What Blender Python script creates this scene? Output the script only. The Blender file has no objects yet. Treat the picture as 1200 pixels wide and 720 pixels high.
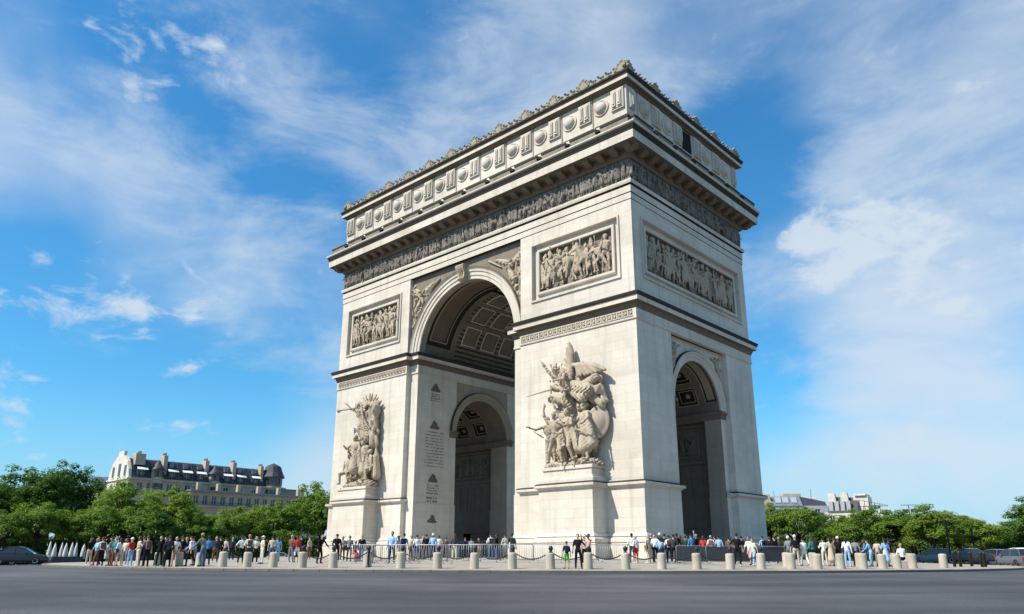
import bpy, math, random
import numpy as np
from mathutils import Vector, Matrix

random.seed(7)
R = math.radians
SC = bpy.context.scene
COL = SC.collection

# ------------------------------------------------------------------ camera
CAM = np.array([54.937, -62.252, 1.70])
YAW, PIT, ROLL, FPX, PYO = R(-42.720), R(16.397), R(0.163), 872.03, 35.04
FW = np.array([math.sin(YAW) * math.cos(PIT), math.cos(YAW) * math.cos(PIT), math.sin(PIT)])
RT = np.array([math.cos(YAW), -math.sin(YAW), 0.0])
UP = np.cross(RT, FW)
RT, UP = RT * math.cos(ROLL) + UP * math.sin(ROLL), UP * math.cos(ROLL) - RT * math.sin(ROLL)
cd = bpy.data.cameras.new('camera')
cd.sensor_width = 36.0
cd.lens = FPX / 1200 * 36
cd.shift_y = PYO / 1200
cd.clip_start, cd.clip_end = 0.1, 9000
cam = bpy.data.objects.new('camera', cd)
COL.objects.link(cam)
cam.matrix_world = Matrix(((RT[0], UP[0], -FW[0], CAM[0]), (RT[1], UP[1], -FW[1], CAM[1]),
                           (RT[2], UP[2], -FW[2], CAM[2]), (0, 0, 0, 1)))
SC.camera = cam

# ------------------------------------------------------------------ light
SUN = Vector((-0.38, -1.0, 1.22)).normalized()      # direction towards the sun
sun_el = math.asin(SUN.z)
sun_az = math.atan2(SUN.x, SUN.y)                   # clockwise from +y
SC.view_settings.view_transform = 'Standard'
SC.view_settings.look = 'None'
SC.view_settings.exposure = 0.5
SC.view_settings.gamma = 1.0
world = bpy.data.worlds.new('World')
SC.world = world
world.use_nodes = True
wn, wl = world.node_tree.nodes, world.node_tree.links
wn.clear()


def N(nodes, typ, **kw):
    n = nodes.new(typ)
    for k, v in kw.items():
        if k == 'inp':
            for a, b in v.items():
                n.inputs[a].default_value = b
        else:
            setattr(n, k, v)
    return n


def M_(nodes, links, op, a, b=None, c=None, clamp=False):
    n = nodes.new('ShaderNodeMath')
    n.operation = op
    n.use_clamp = clamp
    for i, v in enumerate((a, b, c)):
        if v is None:
            continue
        if isinstance(v, (int, float)):
            n.inputs[i].default_value = v
        else:
            links.new(v, n.inputs[i])
    return n.outputs[0]


def ray(px, py):
    return FW + RT * (px - 600) / FPX - UP * (py - 360 - PYO) / FPX


def build_sky():
    out = N(wn, 'ShaderNodeOutputWorld')
    bg = N(wn, 'ShaderNodeBackground', inp={'Strength': 0.085})
    sky = N(wn, 'ShaderNodeTexSky', sky_type='NISHITA', sun_disc=False)
    sky.sun_elevation = sun_el
    sky.sun_rotation = sun_az
    sky.altitude = 0
    sky.air_density = 1.0
    sky.dust_density = 0.25
    sky.ozone_density = 3.0
    tint = N(wn, 'ShaderNodeMix', data_type='RGBA', blend_type='MULTIPLY', inp={'Factor': 1.0})
    wl.new(sky.outputs[0], tint.inputs['A'])
    tcs = N(wn, 'ShaderNodeTexCoord')
    sps = N(wn, 'ShaderNodeSeparateXYZ')
    wl.new(tcs.outputs['Generated'], sps.inputs[0])
    grade = N(wn, 'ShaderNodeMix', data_type='RGBA')
    grade.inputs['A'].default_value = (0.52, 1.17, 1.34, 1)
    grade.inputs['B'].default_value = (0.38, 1.35, 1.80, 1)
    wl.new(sps.outputs[2], grade.inputs['Factor'])
    wl.new(grade.outputs['Result'], tint.inputs['B'])
    low_air = N(wn, 'ShaderNodeMapRange', interpolation_type='SMOOTHSTEP')
    low_air.inputs['From Min'].default_value = 0.22
    low_air.inputs['From Max'].default_value = -0.02
    low_air.inputs['To Max'].default_value = 0.9
    wl.new(sps.outputs[2], low_air.inputs['Value'])
    hsv = N(wn, 'ShaderNodeMix', data_type='RGBA')
    wl.new(low_air.outputs[0], hsv.inputs['Factor'])
    wl.new(tint.outputs['Result'], hsv.inputs['A'])
    hsv.inputs['B'].default_value = (3.2, 5.3, 7.0, 1)
    tc = N(wn, 'ShaderNodeTexCoord')
    d = tc.outputs['Generated']
    def noise(scale, detail, rough, dist, sc=(1, 1, 1), rot=0.0, loc=(0, 0, 0)):
        mp = N(wn, 'ShaderNodeMapping')
        mp.inputs['Scale'].default_value = sc
        mp.inputs['Rotation'].default_value = (0, 0, rot)
        mp.inputs['Location'].default_value = loc
        wl.new(d, mp.inputs[0])
        n = N(wn, 'ShaderNodeTexNoise')
        n.inputs['Scale'].default_value = scale
        n.inputs['Detail'].default_value = detail
        n.inputs['Roughness'].default_value = rough
        n.inputs['Distortion'].default_value = dist
        wl.new(mp.outputs[0], n.inputs['Vector'])
        return n.outputs['Fac']

    veil = noise(2.1, 8, 0.52, 0.25, (1, 1, 1.5), R(30), (3.1, 1.7, 0.6))
    wisp = noise(4.2, 10, 0.62, 0.35, (1, 1, 2.6), R(52), (0.4, 2.2, 1.1))
    puff = noise(13.0, 10, 0.60, 0.3, (1, 1, 1.8), R(20), (5.2, 0.3, 0))

    def mask(px, py, rad_px, soft=0.0, sx=1.0):
        """soft round patch of sky around one direction, where the cloud bank thickens"""
        c = Vector(ray(px, py)).normalized()
        vm = N(wn, 'ShaderNodeVectorMath', operation='DISTANCE')
        wl.new(d, vm.inputs[0])
        vm.inputs[1].default_value = c
        mr = N(wn, 'ShaderNodeMapRange', interpolation_type='SMOOTHSTEP')
        mr.inputs['From Min'].default_value = rad_px / FPX
        mr.inputs['From Max'].default_value = soft / FPX
        wl.new(vm.outputs['Value'], mr.inputs['Value'])
        return mr.outputs[0]

    def add(*t):
        r = t[0]
        for x in t[1:]:
            r = M_(wn, wl, 'ADD', r, x)
        return r

    def sc(x, k):
        return M_(wn, wl, 'MULTIPLY', x, k)

    def ramp(x, a, b):
        mr = N(wn, 'ShaderNodeMapRange', interpolation_type='SMOOTHSTEP')
        mr.inputs['From Min'].default_value = a
        mr.inputs['From Max'].default_value = b
        wl.new(x, mr.inputs['Value'])
        return mr.outputs[0]

    bias = add(sc(mask(1010, 330, 170), 0.16), sc(mask(1130, 400, 200), 0.10), sc(mask(1080, 60, 280), 0.08), sc(mask(760, 110, 150), 0.06),
               sc(mask(620, 60, 180), 0.06), sc(mask(400, 160, 160), 0.07), sc(mask(60, 190, 180), 0.09), sc(mask(1080, 520, 190), 0.13), sc(mask(200, 280, 140), 0.05), sc(mask(150, 470, 220), -0.14), sc(mask(300, 500, 120), -0.10),
               sc(mask(880, 190, 110), -0.24), sc(mask(330, 200, 80), -0.08), sc(mask(20, 290, 110), -0.20), sc(mask(180, 440, 130), -0.06), sc(mask(880, 440, 110), -0.12), sc(mask(450, 50, 110), -0.06))
    a1 = sc(ramp(add(veil, bias), 0.40, 0.76), 0.60)
    a2 = sc(ramp(add(wisp, sc(bias, 0.9)), 0.45, 0.78), 0.62)
    pm = add(sc(mask(160, 60, 90), 0.19), sc(mask(255, 70, 45), 0.15), sc(mask(40, 372, 90), 0.19), sc(mask(220, 388, 70), 0.20), sc(mask(150, 350, 55), 0.14),
             sc(mask(1100, 300, 110), 0.24), sc(mask(1000, 280, 95), 0.24), sc(mask(930, 275, 55), 0.20), sc(mask(940, 350, 80), 0.12), sc(mask(15, 480, 50), 0.15), sc(mask(180, 495, 60), 0.10), sc(mask(1080, 470, 130), 0.10), sc(mask(240, 135, 30), 0.14))
    a3 = sc(ramp(add(puff, pm), 0.62, 0.82), 0.85)
    alpha = M_(wn, wl, 'SUBTRACT', 1.0, M_(wn, wl, 'MULTIPLY', M_(wn, wl, 'MULTIPLY', M_(wn, wl, 'SUBTRACT', 1.0, a1),
               M_(wn, wl, 'SUBTRACT', 1.0, a2)), M_(wn, wl, 'SUBTRACT', 1.0, a3)), clamp=True)
    mix = N(wn, 'ShaderNodeMix', data_type='RGBA')
    wl.new(alpha, mix.inputs['Factor'])
    wl.new(hsv.outputs['Result'], mix.inputs['A'])
    mix.inputs['B'].default_value = (5.6, 6.4, 7.2, 1)
    wl.new(mix.outputs['Result'], bg.inputs[0])
    wl.new(bg.outputs[0], out.inputs[0])


build_sky()
sl = bpy.data.lights.new('sun', 'SUN')
sl.energy = 4.9
sl.angle = R(0.53)
sl.color = (1.0, 0.93, 0.82)
so = bpy.data.objects.new('sun', sl)
COL.objects.link(so)
so.rotation_euler = SUN.to_track_quat('Z', 'Y').to_euler()
so.location = (-40, -100, 120)


# ------------------------------------------------------------------ helpers
def at(px, py, dist):
    """point along a sight line at a horizontal distance from the camera"""
    d = ray(px, py)
    return CAM + d / math.hypot(d[0], d[1]) * dist


G_R = [0, 26, 44.2, 44.5, 83, 120, 200, 600, 5000]
G_Z = [1.5, 1.5, 1.0, 0.86, 0, -.55, -.9, -1.5, -2]


def gz(x, y):
    return float(np.interp(math.hypot(x, y), G_R, G_Z))


def on_ground(px, dist):
    p = at(px, 651, dist)
    return Vector((p[0], p[1], gz(p[0], p[1])))


def tag(o, label=None, cat=None, group=None, kind=None):
    for k, v in (('label', label), ('category', cat), ('group', group), ('kind', kind)):
        if v:
            o[k] = v
    return o


def empty(name, loc=(0, 0, 0), rz=0.0, parent=None):
    o = bpy.data.objects.new(name, None)
    o.empty_display_size = 0.3
    COL.objects.link(o)
    o.location = loc
    o.rotation_euler = (0, 0, rz)
    o.parent = parent
    return o


def inst(name, mesh, parent=None, loc=(0, 0, 0), rot=(0, 0, 0), sca=(1, 1, 1)):
    o = bpy.data.objects.new(name, mesh)
    COL.objects.link(o)
    o.parent = parent
    o.location = loc
    o.rotation_euler = rot
    o.scale = sca if not isinstance(sca, (int, float)) else (sca,) * 3
    return o


class MB:
    """collects faces for one mesh object"""
    def __init__(s):
        s.v, s.f, s.m = [], [], []

    def add(s, vs, fs, m=0):
        b = len(s.v)
        s.v += [tuple(p) for p in vs]
        s.f += [tuple(b + i for i in f) for f in fs]
        s.m += [m] * len(fs) if isinstance(m, int) else list(m)
        return s

    def box(s, x0, x1, y0, y1, z0, z1, m=0):
        return s.add([(x0, y0, z0), (x1, y0, z0), (x1, y1, z0), (x0, y1, z0), (x0, y0, z1), (x1, y0, z1), (x1, y1, z1), (x0, y1, z1)],
                     [(0, 3, 2, 1), (4, 5, 6, 7), (0, 1, 5, 4), (1, 2, 6, 5), (2, 3, 7, 6), (3, 0, 4, 7)], m)

    def bevbox(s, x0, x1, y0, y1, z0, z1, b, m=0):
        """box with chamfered vertical and top edges"""
        pl = [(x0 + b, y0), (x1 - b, y0), (x1, y0 + b), (x1, y1 - b), (x1 - b, y1), (x0 + b, y1), (x0, y1 - b), (x0, y0 + b)]
        cx, cy = (x0 + x1) / 2, (y0 + y1) / 2
        vs = [(x, y, z0) for x, y in pl] + [(x, y, z1 - b) for x, y in pl] + \
             [(cx + (x - cx) * (1 - 2 * b / (x1 - x0)), cy + (y - cy) * (1 - 2 * b / (y1 - y0)), z1) for x, y in pl]
        fs = []
        for k in (0, 8):
            fs += [(k + i, k + (i + 1) % 8, k + 8 + (i + 1) % 8, k + 8 + i) for i in range(8)]
        fs += [tuple(range(16, 24)), tuple(reversed(range(8)))]
        return s.add(vs, fs, m)

    def tube(s, pts, rad, n=8, m=0, cap=True):
        pts = [Vector(p) for p in pts]
        if isinstance(rad, (int, float)):
            rad = [rad] * len(pts)
        vs, fs = [], []
        ref = None
        for i, p in enumerate(pts):
            t = (pts[min(i + 1, len(pts) - 1)] - pts[max(i - 1, 0)])
            t = t.normalized() if t.length > 1e-9 else Vector((0, 0, 1))
            if ref is None:
                ref = t.orthogonal().normalized()
            ref = (ref - t * ref.dot(t))
            ref = ref.normalized() if ref.length > 1e-6 else t.orthogonal().normalized()
            bi = t.cross(ref)
            for k in range(n):
                a = 2 * math.pi * k / n
                vs.append(p + (ref * math.cos(a) + bi * math.sin(a)) * rad[i])
        for i in range(len(pts) - 1):
            for k in range(n):
                fs.append((i * n + k, i * n + (k + 1) % n, (i + 1) * n + (k + 1) % n, (i + 1) * n + k))
        if cap:
            fs += [tuple(reversed(range(n))), tuple((len(pts) - 1) * n + k for k in range(n))]
        return s.add(vs, fs, m)

    def lathe(s, prof, n=16, c=(0, 0, 0), m=0):
        """prof: (radius, z) from bottom to top, around z"""
        vs, fs = [], []
        for r, z in prof:
            for k in range(n):
                a = 2 * math.pi * k / n
                vs.append((c[0] + r * math.cos(a), c[1] + r * math.sin(a), c[2] + z))
        for i in range(len(prof) - 1):
            for k in range(n):
                fs.append((i * n + k, i * n + (k + 1) % n, (i + 1) * n + (k + 1) % n, (i + 1) * n + k))
        fs += [tuple(reversed(range(n))), tuple((len(prof) - 1) * n + k for k in range(n))]
        return s.add(vs, fs, m)

    def ring(s, plan, prof, closed=True, mats=None, cap_top=False, cap_bot=False):
        """mouldings: plan polygon (counter-clockwise) swept with a profile of (offset, z)"""
        n = len(plan)
        P = [Vector(p) for p in plan]
        offs = []
        for i in range(n):
            ns = []
            if closed or i > 0:
                e = P[i] - P[i - 1]; ns.append(Vector((e.y, -e.x)).normalized())
            if closed or i < n - 1:
                e = P[(i + 1) % n] - P[i]; ns.append(Vector((e.y, -e.x)).normalized())
            offs.append(ns[0] if len(ns) == 1 else (ns[0] + ns[1]) / (1 + ns[0].dot(ns[1])))
        vs, fs, ms = [], [], []
        for o, z in prof:
            for i in range(n):
                q = P[i] + offs[i] * o
                vs.append((q.x, q.y, z))
        for j in range(len(prof) - 1):
            for i in range(n if closed else n - 1):
                k = (i + 1) % n
                fs.append((j * n + i, j * n + k, (j + 1) * n + k, (j + 1) * n + i))
                ms.append(mats[j] if mats else 0)
        if cap_top:
            fs.append(tuple((len(prof) - 1) * n + i for i in range(n))); ms.append(mats[-1] if mats else 0)
        if cap_bot:
            fs.append(tuple(reversed(range(n)))); ms.append(0)
        if not closed:
            fs.append(tuple(reversed([j * n for j in range(len(prof))]))); ms.append(0)
            fs.append(tuple(j * n + n - 1 for j in range(len(prof)))); ms.append(0)
        return s.add(vs, fs, ms)

    def grid_wall(s, x0, x1, z0, z1, holes, y=0.0, depth=0.3, m=0, mr=None):
        """wall in the xz plane facing -y with real openings and reveals"""
        mr = m if mr is None else mr
        xs = sorted({x0, x1, *[h[0] for h in holes], *[h[1] for h in holes]})
        zs = sorted({z0, z1, *[h[2] for h in holes], *[h[3] for h in holes]})
        for a, b in zip(xs, xs[1:]):
            for c, d in zip(zs, zs[1:]):
                mx, mz = (a + b) / 2, (c + d) / 2
                if any(h[0] < mx < h[1] and h[2] < mz < h[3] for h in holes):
                    continue
                s.add([(a, y, c), (b, y, c), (b, y, d), (a, y, d)], [(0, 1, 2, 3)], m)
        for a, b, c, d in holes:
            q = [(a, c), (b, c), (b, d), (a, d)]
            for i in range(4):
                p, r = q[i], q[(i + 1) % 4]
                s.add([(p[0], y, p[1]), (r[0], y, r[1]), (r[0], y + depth, r[1]), (p[0], y + depth, p[1])], [(3, 2, 1, 0)], mr)
        return s

    def mesh(s, name, mats, smooth=False):
        me = bpy.data.meshes.new(name)
        me.from_pydata(s.v, [], s.f)
        for mt in (mats if isinstance(mats, (list, tuple)) else [mats]):
            me.materials.append(mt)
        me.polygons.foreach_set('material_index', s.m)
        if smooth:
            me.polygons.foreach_set('use_smooth', [True] * len(s.f))
        me.update()
        return me

    def build(s, name, mats, parent=None, smooth=False, **kw):
        return inst(name, s.mesh(name, mats, smooth), parent, **kw)


# ------------------------------------------------------------------ sculpting: distance fields to continuous meshes
def surface_nets(F, o, res):
    shp = np.array(F.shape)
    acc = np.zeros(tuple(shp - 1) + (3,)); cnt = np.zeros(tuple(shp - 1))
    quads = []
    ids = np.indices(F.shape).astype(np.float64)
    store = []
    for ax in range(3):
        b, c = (ax + 1) % 3, (ax + 2) % 3
        lo = [slice(None)] * 3; hi = [slice(None)] * 3
        lo[ax] = slice(0, -1); hi[ax] = slice(1, None)
        A, B = F[tuple(lo)], F[tuple(hi)]
        cr = (A < 0) != (B < 0)
        t = np.where(cr, A / np.where(cr, A - B, 1), 0)
        pos = np.stack([ids[i][tuple(lo)] for i in range(3)], -1)
        pos[..., ax] += t
        pos *= cr[..., None]
        for sb in (0, 1):
            for sc_ in (0, 1):
                sl_ = [slice(None)] * 3
                sl_[b] = slice(sb, shp[b] - 1 + sb); sl_[c] = slice(sc_, shp[c] - 1 + sc_)
                acc += pos[tuple(sl_)]; cnt += cr[tuple(sl_)]
        store.append((ax, b, c, cr, A))
    idx = -np.ones(cnt.shape, int)
    on = cnt > 0
    idx[on] = np.arange(on.sum())
    verts = acc[on] / cnt[on][:, None] * res + o
    for ax, b, c, cr, A in store:
        e = np.argwhere(cr)
        ok = (e[:, b] > 0) & (e[:, c] > 0) & (e[:, b] < shp[b] - 1) & (e[:, c] < shp[c] - 1)
        e = e[ok]
        if not len(e):
            continue
        q = []
        for sb, sc_ in ((1, 1), (0, 1), (0, 0), (1, 0)):
            k = e.copy(); k[:, b] -= sb; k[:, c] -= sc_
            q.append(idx[k[:, 0], k[:, 1], k[:, 2]])
        q = np.stack(q, 1)
        flip = ~(A[e[:, 0], e[:, 1], e[:, 2]] < 0)
        q[flip] = q[flip][:, ::-1]
        quads.append(q)
    return verts, np.concatenate(quads)


def prim_dist(p, X):
    k = p[0]
    if k == 'cap':
        a, b, ra, rb = np.array(p[1]), np.array(p[2]), p[3], p[4]
        ab = b - a
        t = np.clip(((X - a) @ ab) / max(ab @ ab, 1e-9), 0, 1)
        return np.linalg.norm(X - a - t[..., None] * ab, axis=-1) - (ra + (rb - ra) * t)
    if k == 'ell':
        c, r = np.array(p[1]), np.array(p[2])
        Y = X - c
        if p[3] is not None:
            Y = Y @ np.array(p[3])
        q = np.linalg.norm(Y / r, axis=-1)
        return (q - 1) * r.min() * np.where(q > 1, 1.0, 1.0)
    c, h = np.array(p[1]), np.array(p[2])          # rounded box
    Y = X - c
    if p[3] is not None:
        Y = Y @ np.array(p[3])
    q = np.abs(Y) - h
    return np.linalg.norm(np.maximum(q, 0), axis=-1) + np.minimum(q.max(-1), 0) - p[5]


def prim_box(p):
    if p[0] == 'cap':
        a, b = np.array(p[1]), np.array(p[2]); r = max(p[3], p[4])
        return np.minimum(a, b) - r, np.maximum(a, b) + r
    c = np.array(p[1]); r = np.linalg.norm(p[2]) if p[3] is not None else np.array(p[2])
    r = r + (p[5] if p[0] == 'box' else 0)
    return c - r, c + r


def sdf_mesh(prims, res, k=0.03, fold=0.0, fold_s=6.0, cut=None):
    lo = np.min([prim_box(p)[0] for p in prims], 0) - 2.5 * res
    hi = np.max([prim_box(p)[1] for p in prims], 0) + 2.5 * res
    n = np.ceil((hi - lo) / res).astype(int) + 1
    X = np.stack(np.meshgrid(*[lo[i] + res * np.arange(n[i]) for i in range(3)], indexing='ij'), -1)
    F = None
    for p in prims:
        d = prim_dist(p, X)
        if F is None:
            F = d
        else:
            h = np.clip(.5 + .5 * (F - d) / k, 0, 1)
            F = F * (1 - h) + d * h - k * h * (1 - h)
    if fold:
        x, y, z = X[..., 0], X[..., 1], X[..., 2]
        F = F + .45 * fold * np.sin(fold_s * 1.9 * x + 2.2 * np.sin(fold_s * .5 * z) + 1.3 * np.sin(fold_s * y)) + fold * np.sin(fold_s * (x * 1.3 + .5 * np.sin(fold_s * .35 * z + x)) + 1.7 * np.sin(y * fold_s * .6)) \
            + .5 * fold * np.sin(fold_s * 2.3 * (y + .4 * z) + 3 * x)
    if cut is not None:                                   # flat back against the wall: keep y < cut
        F = np.maximum(F, X[..., 1] - cut)
    return surface_nets(F, lo, res)


def sdf_tags(v, q, prims):
    c = v[q].mean(1)
    D = np.stack([prim_dist(p, c) for p in prims])
    return np.array([p[4] if p[0] == 'ell' else (p[5] if p[0] == 'cap' else p[4]) for p in prims])[D.argmin(0)]


def np_mesh(name, v, q, mats, mi=None, smooth=True):
    me = bpy.data.meshes.new(name)
    me.vertices.add(len(v)); me.vertices.foreach_set('co', np.asarray(v, np.float32).ravel())
    k = q.shape[1]
    me.loops.add(q.size); me.loops.foreach_set('vertex_index', q.ravel().astype(np.int32))
    me.polygons.add(len(q))
    me.polygons.foreach_set('loop_start', (np.arange(len(q)) * k).astype(np.int32))
    me.polygons.foreach_set('loop_total', np.full(len(q), k, np.int32))
    for m in mats:
        me.materials.append(m)
    if mi is not None:
        me.polygons.foreach_set('material_index', np.asarray(mi, np.int32))
    me.polygons.foreach_set('use_smooth', np.full(len(q), smooth))
    me.update(calc_edges=True)
    return me


def cap(a, b, ra, rb=None, t=0):
    return ('cap', tuple(a), tuple(b), ra, ra if rb is None else rb, t)


def ell(c, r, t=0, rot=None):
    return ('ell', tuple(c), tuple(r), rot, t)


def nrm(v):
    v = np.array(v, float)
    return v / np.linalg.norm(v)


SKIN, TOP, BOT, SHOE, HAIR, BAG = range(6)


def human(aL=((.25, 0, -1), (.1, -.15, -1)), aR=((-.25, 0, -1), (-.1, -.15, -1)), lL=((.08, 0, -1), (.03, 0, -1)),
          lR=((-.08, 0, -1), (-.03, 0, -1)), lean=(0, 0, 1), head=(0, -.12, 1), sleeve='short', legs='trousers',
          hair='short', bag=None, hat=False, dress=False, bulk=1.0):
    """a standing person facing -y, one continuous body; returns the shapes of the field and the height shift"""
    pr = []
    up = nrm(lean)
    pel = np.array([0, 0, 0.93])
    sh = pel + up * 0.50
    b = bulk
    # torso
    pr += [('ell', tuple(pel + up * .02), (.165 * b, .12 * b, .13), None, BOT), cap(pel + up * .1, pel + up * .25, .125 * b, .12 * b, TOP),
           ('ell', tuple(pel + up * .36), (.185 * b, .12 * b, .20), None, TOP), cap(sh + np.array([-.13, 0, -.01]), sh + np.array([.13, 0, -.01]), .075 * b, .075 * b, TOP)]
    hd = sh + up * .08 + nrm(head) * .16
    pr += [cap(sh, hd - nrm(head) * .06, .055, .05, SKIN), ('ell', tuple(hd), (.078, .098, .115), None, SKIN),
           ('ell', tuple(hd + np.array([0, -.098, -.012])), (.014, .02, .024), None, SKIN),
           ('ell', tuple(hd + np.array([0, -.06, -.07])), (.045, .045, .04), None, SKIN)]
    for sx in (-1, 1):
        pr.append(('ell', tuple(hd + np.array([sx * .08, .005, -.005])), (.012, .02, .03), None, SKIN))
    ht = BAG if hat else HAIR
    pr.append(('ell', tuple(hd + np.array([0, .022, .038])), (.087, .10, .098), None, ht))
    if hat:
        pr.append(('ell', tuple(hd + np.array([0, -.06, .055])), (.085, .11, .016), None, ht))
    if hair == 'long':
        pr.append(cap(hd + np.array([0, .06, .0]), hd + np.array([0, .09, -.26]), .075, .05, HAIR))
    # arms
    for s_, arm in ((1, aL), (-1, aR)):
        S = sh + np.array([s_ * .185 * b, 0, -.015])
        E = S + nrm(arm[0]) * .29
        Wr = E + nrm(arm[1]) * .25
        pr.append(cap(S, E, .055 * b, .043 * b, TOP))
        pr.append(cap(E, Wr, .042 if sleeve == 'short' else .05, .028 if sleeve == 'short' else .042, SKIN if sleeve == 'short' else TOP))
        fd = nrm(arm[1])
        sd = nrm(np.cross(fd, (0.2, 1, .3)))
        pr.append(cap(Wr, Wr + fd * .085, .032, .034, SKIN))
        for j, (off, ln) in enumerate(((-.028, .07), (-.009, .085), (.011, .08), (.029, .06))):
            k0 = Wr + fd * .085 + sd * off
            pr.append(cap(k0, k0 + nrm(fd + np.array([0, -.25, 0])) * ln, .0105, .009, SKIN))
        pr.append(cap(Wr + fd * .03 - sd * .03, Wr + fd * .075 - sd * .062, .013, .01, SKIN))
    # legs
    feet = []
    for s_, lg in ((1, lL), (-1, lR)):
        Hh = pel + np.array([s_ * .09 * b, 0, -.02])
        K = Hh + nrm(lg[0]) * .42
        A = K + nrm(lg[1]) * .41
        low = SKIN if legs == 'shorts' else BOT
        pr.append(cap(Hh, K, .088 * b, .062 * b, BOT))
        pr.append(cap(K, A, .058 * b if low == SKIN else .064 * b, .038 if low == SKIN else .05, low))
        pr.append(cap(A + np.array([0, .04, -.035]), A + np.array([s_ * .02, -.15, -.05]), .042, .036, SHOE))
        feet.append(A[2] - .09)
    if dress:
        pr.append(cap(pel + up * .08, pel + np.array([0, 0, -.52]), .13, .235, TOP))
    if bag == 'backpack':
        pr.append(('box', tuple(sh + np.array([0, .17, -.17])), (.12, .055, .17), None, BAG, .03))
        for sx in (-1, 1):
            pr.append(cap(sh + np.array([sx * .1, .09, .04]), sh + np.array([sx * .11, -.11, -.1]), .016, .016, BAG))
    if bag == 'shoulder':
        pr.append(('box', tuple(pel + np.array([.24, .02, .06])), (.05, .11, .1), None, BAG, .02))
        pr.append(cap(pel + np.array([.24, 0, .15]), sh + np.array([.15, .02, .06]), .012, .012, BAG))
    return pr, min(feet)


# ------------------------------------------------------------------ materials
def new_mat(name):
    m = bpy.data.materials.new(name)
    m.use_nodes = True
    nt = m.node_tree
    bs = nt.nodes['Principled BSDF']
    return m, nt.nodes, nt.links, bs


def plain(name, col, rough=0.6, metal=0.0, var=0.12, scale=3.0, bump=0.0, spec=0.35):
    m, n, l, bs = new_mat(name)
    tc = N(n, 'ShaderNodeTexCoord')
    nz = N(n, 'ShaderNodeTexNoise', inp={'Scale': scale, 'Detail': 5.0, 'Roughness': 0.6})
    l.new(tc.outputs['Object'], nz.inputs['Vector'])
    mx = N(n, 'ShaderNodeMix', data_type='RGBA')
    c = np.array(col)
    mx.inputs['A'].default_value = (*np.clip(c * (1 - var * 1.6), 0, 1), 1)
    mx.inputs['B'].default_value = (*np.clip(c * (1 + var * 1.6), 0, 1), 1)
    l.new(nz.outputs['Fac'], mx.inputs['Factor'])
    l.new(mx.outputs['Result'], bs.inputs['Base Color'])
    bs.inputs['Roughness'].default_value = rough
    bs.inputs['Metallic'].default_value = metal
    bs.inputs['Specular IOR Level'].default_value = spec
    if bump:
        bp = N(n, 'ShaderNodeBump', inp={'Strength': bump, 'Distance': 0.05})
        l.new(nz.outputs['Fac'], bp.inputs['Height'])
        l.new(bp.outputs[0], bs.inputs['Normal'])
    return m


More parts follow.
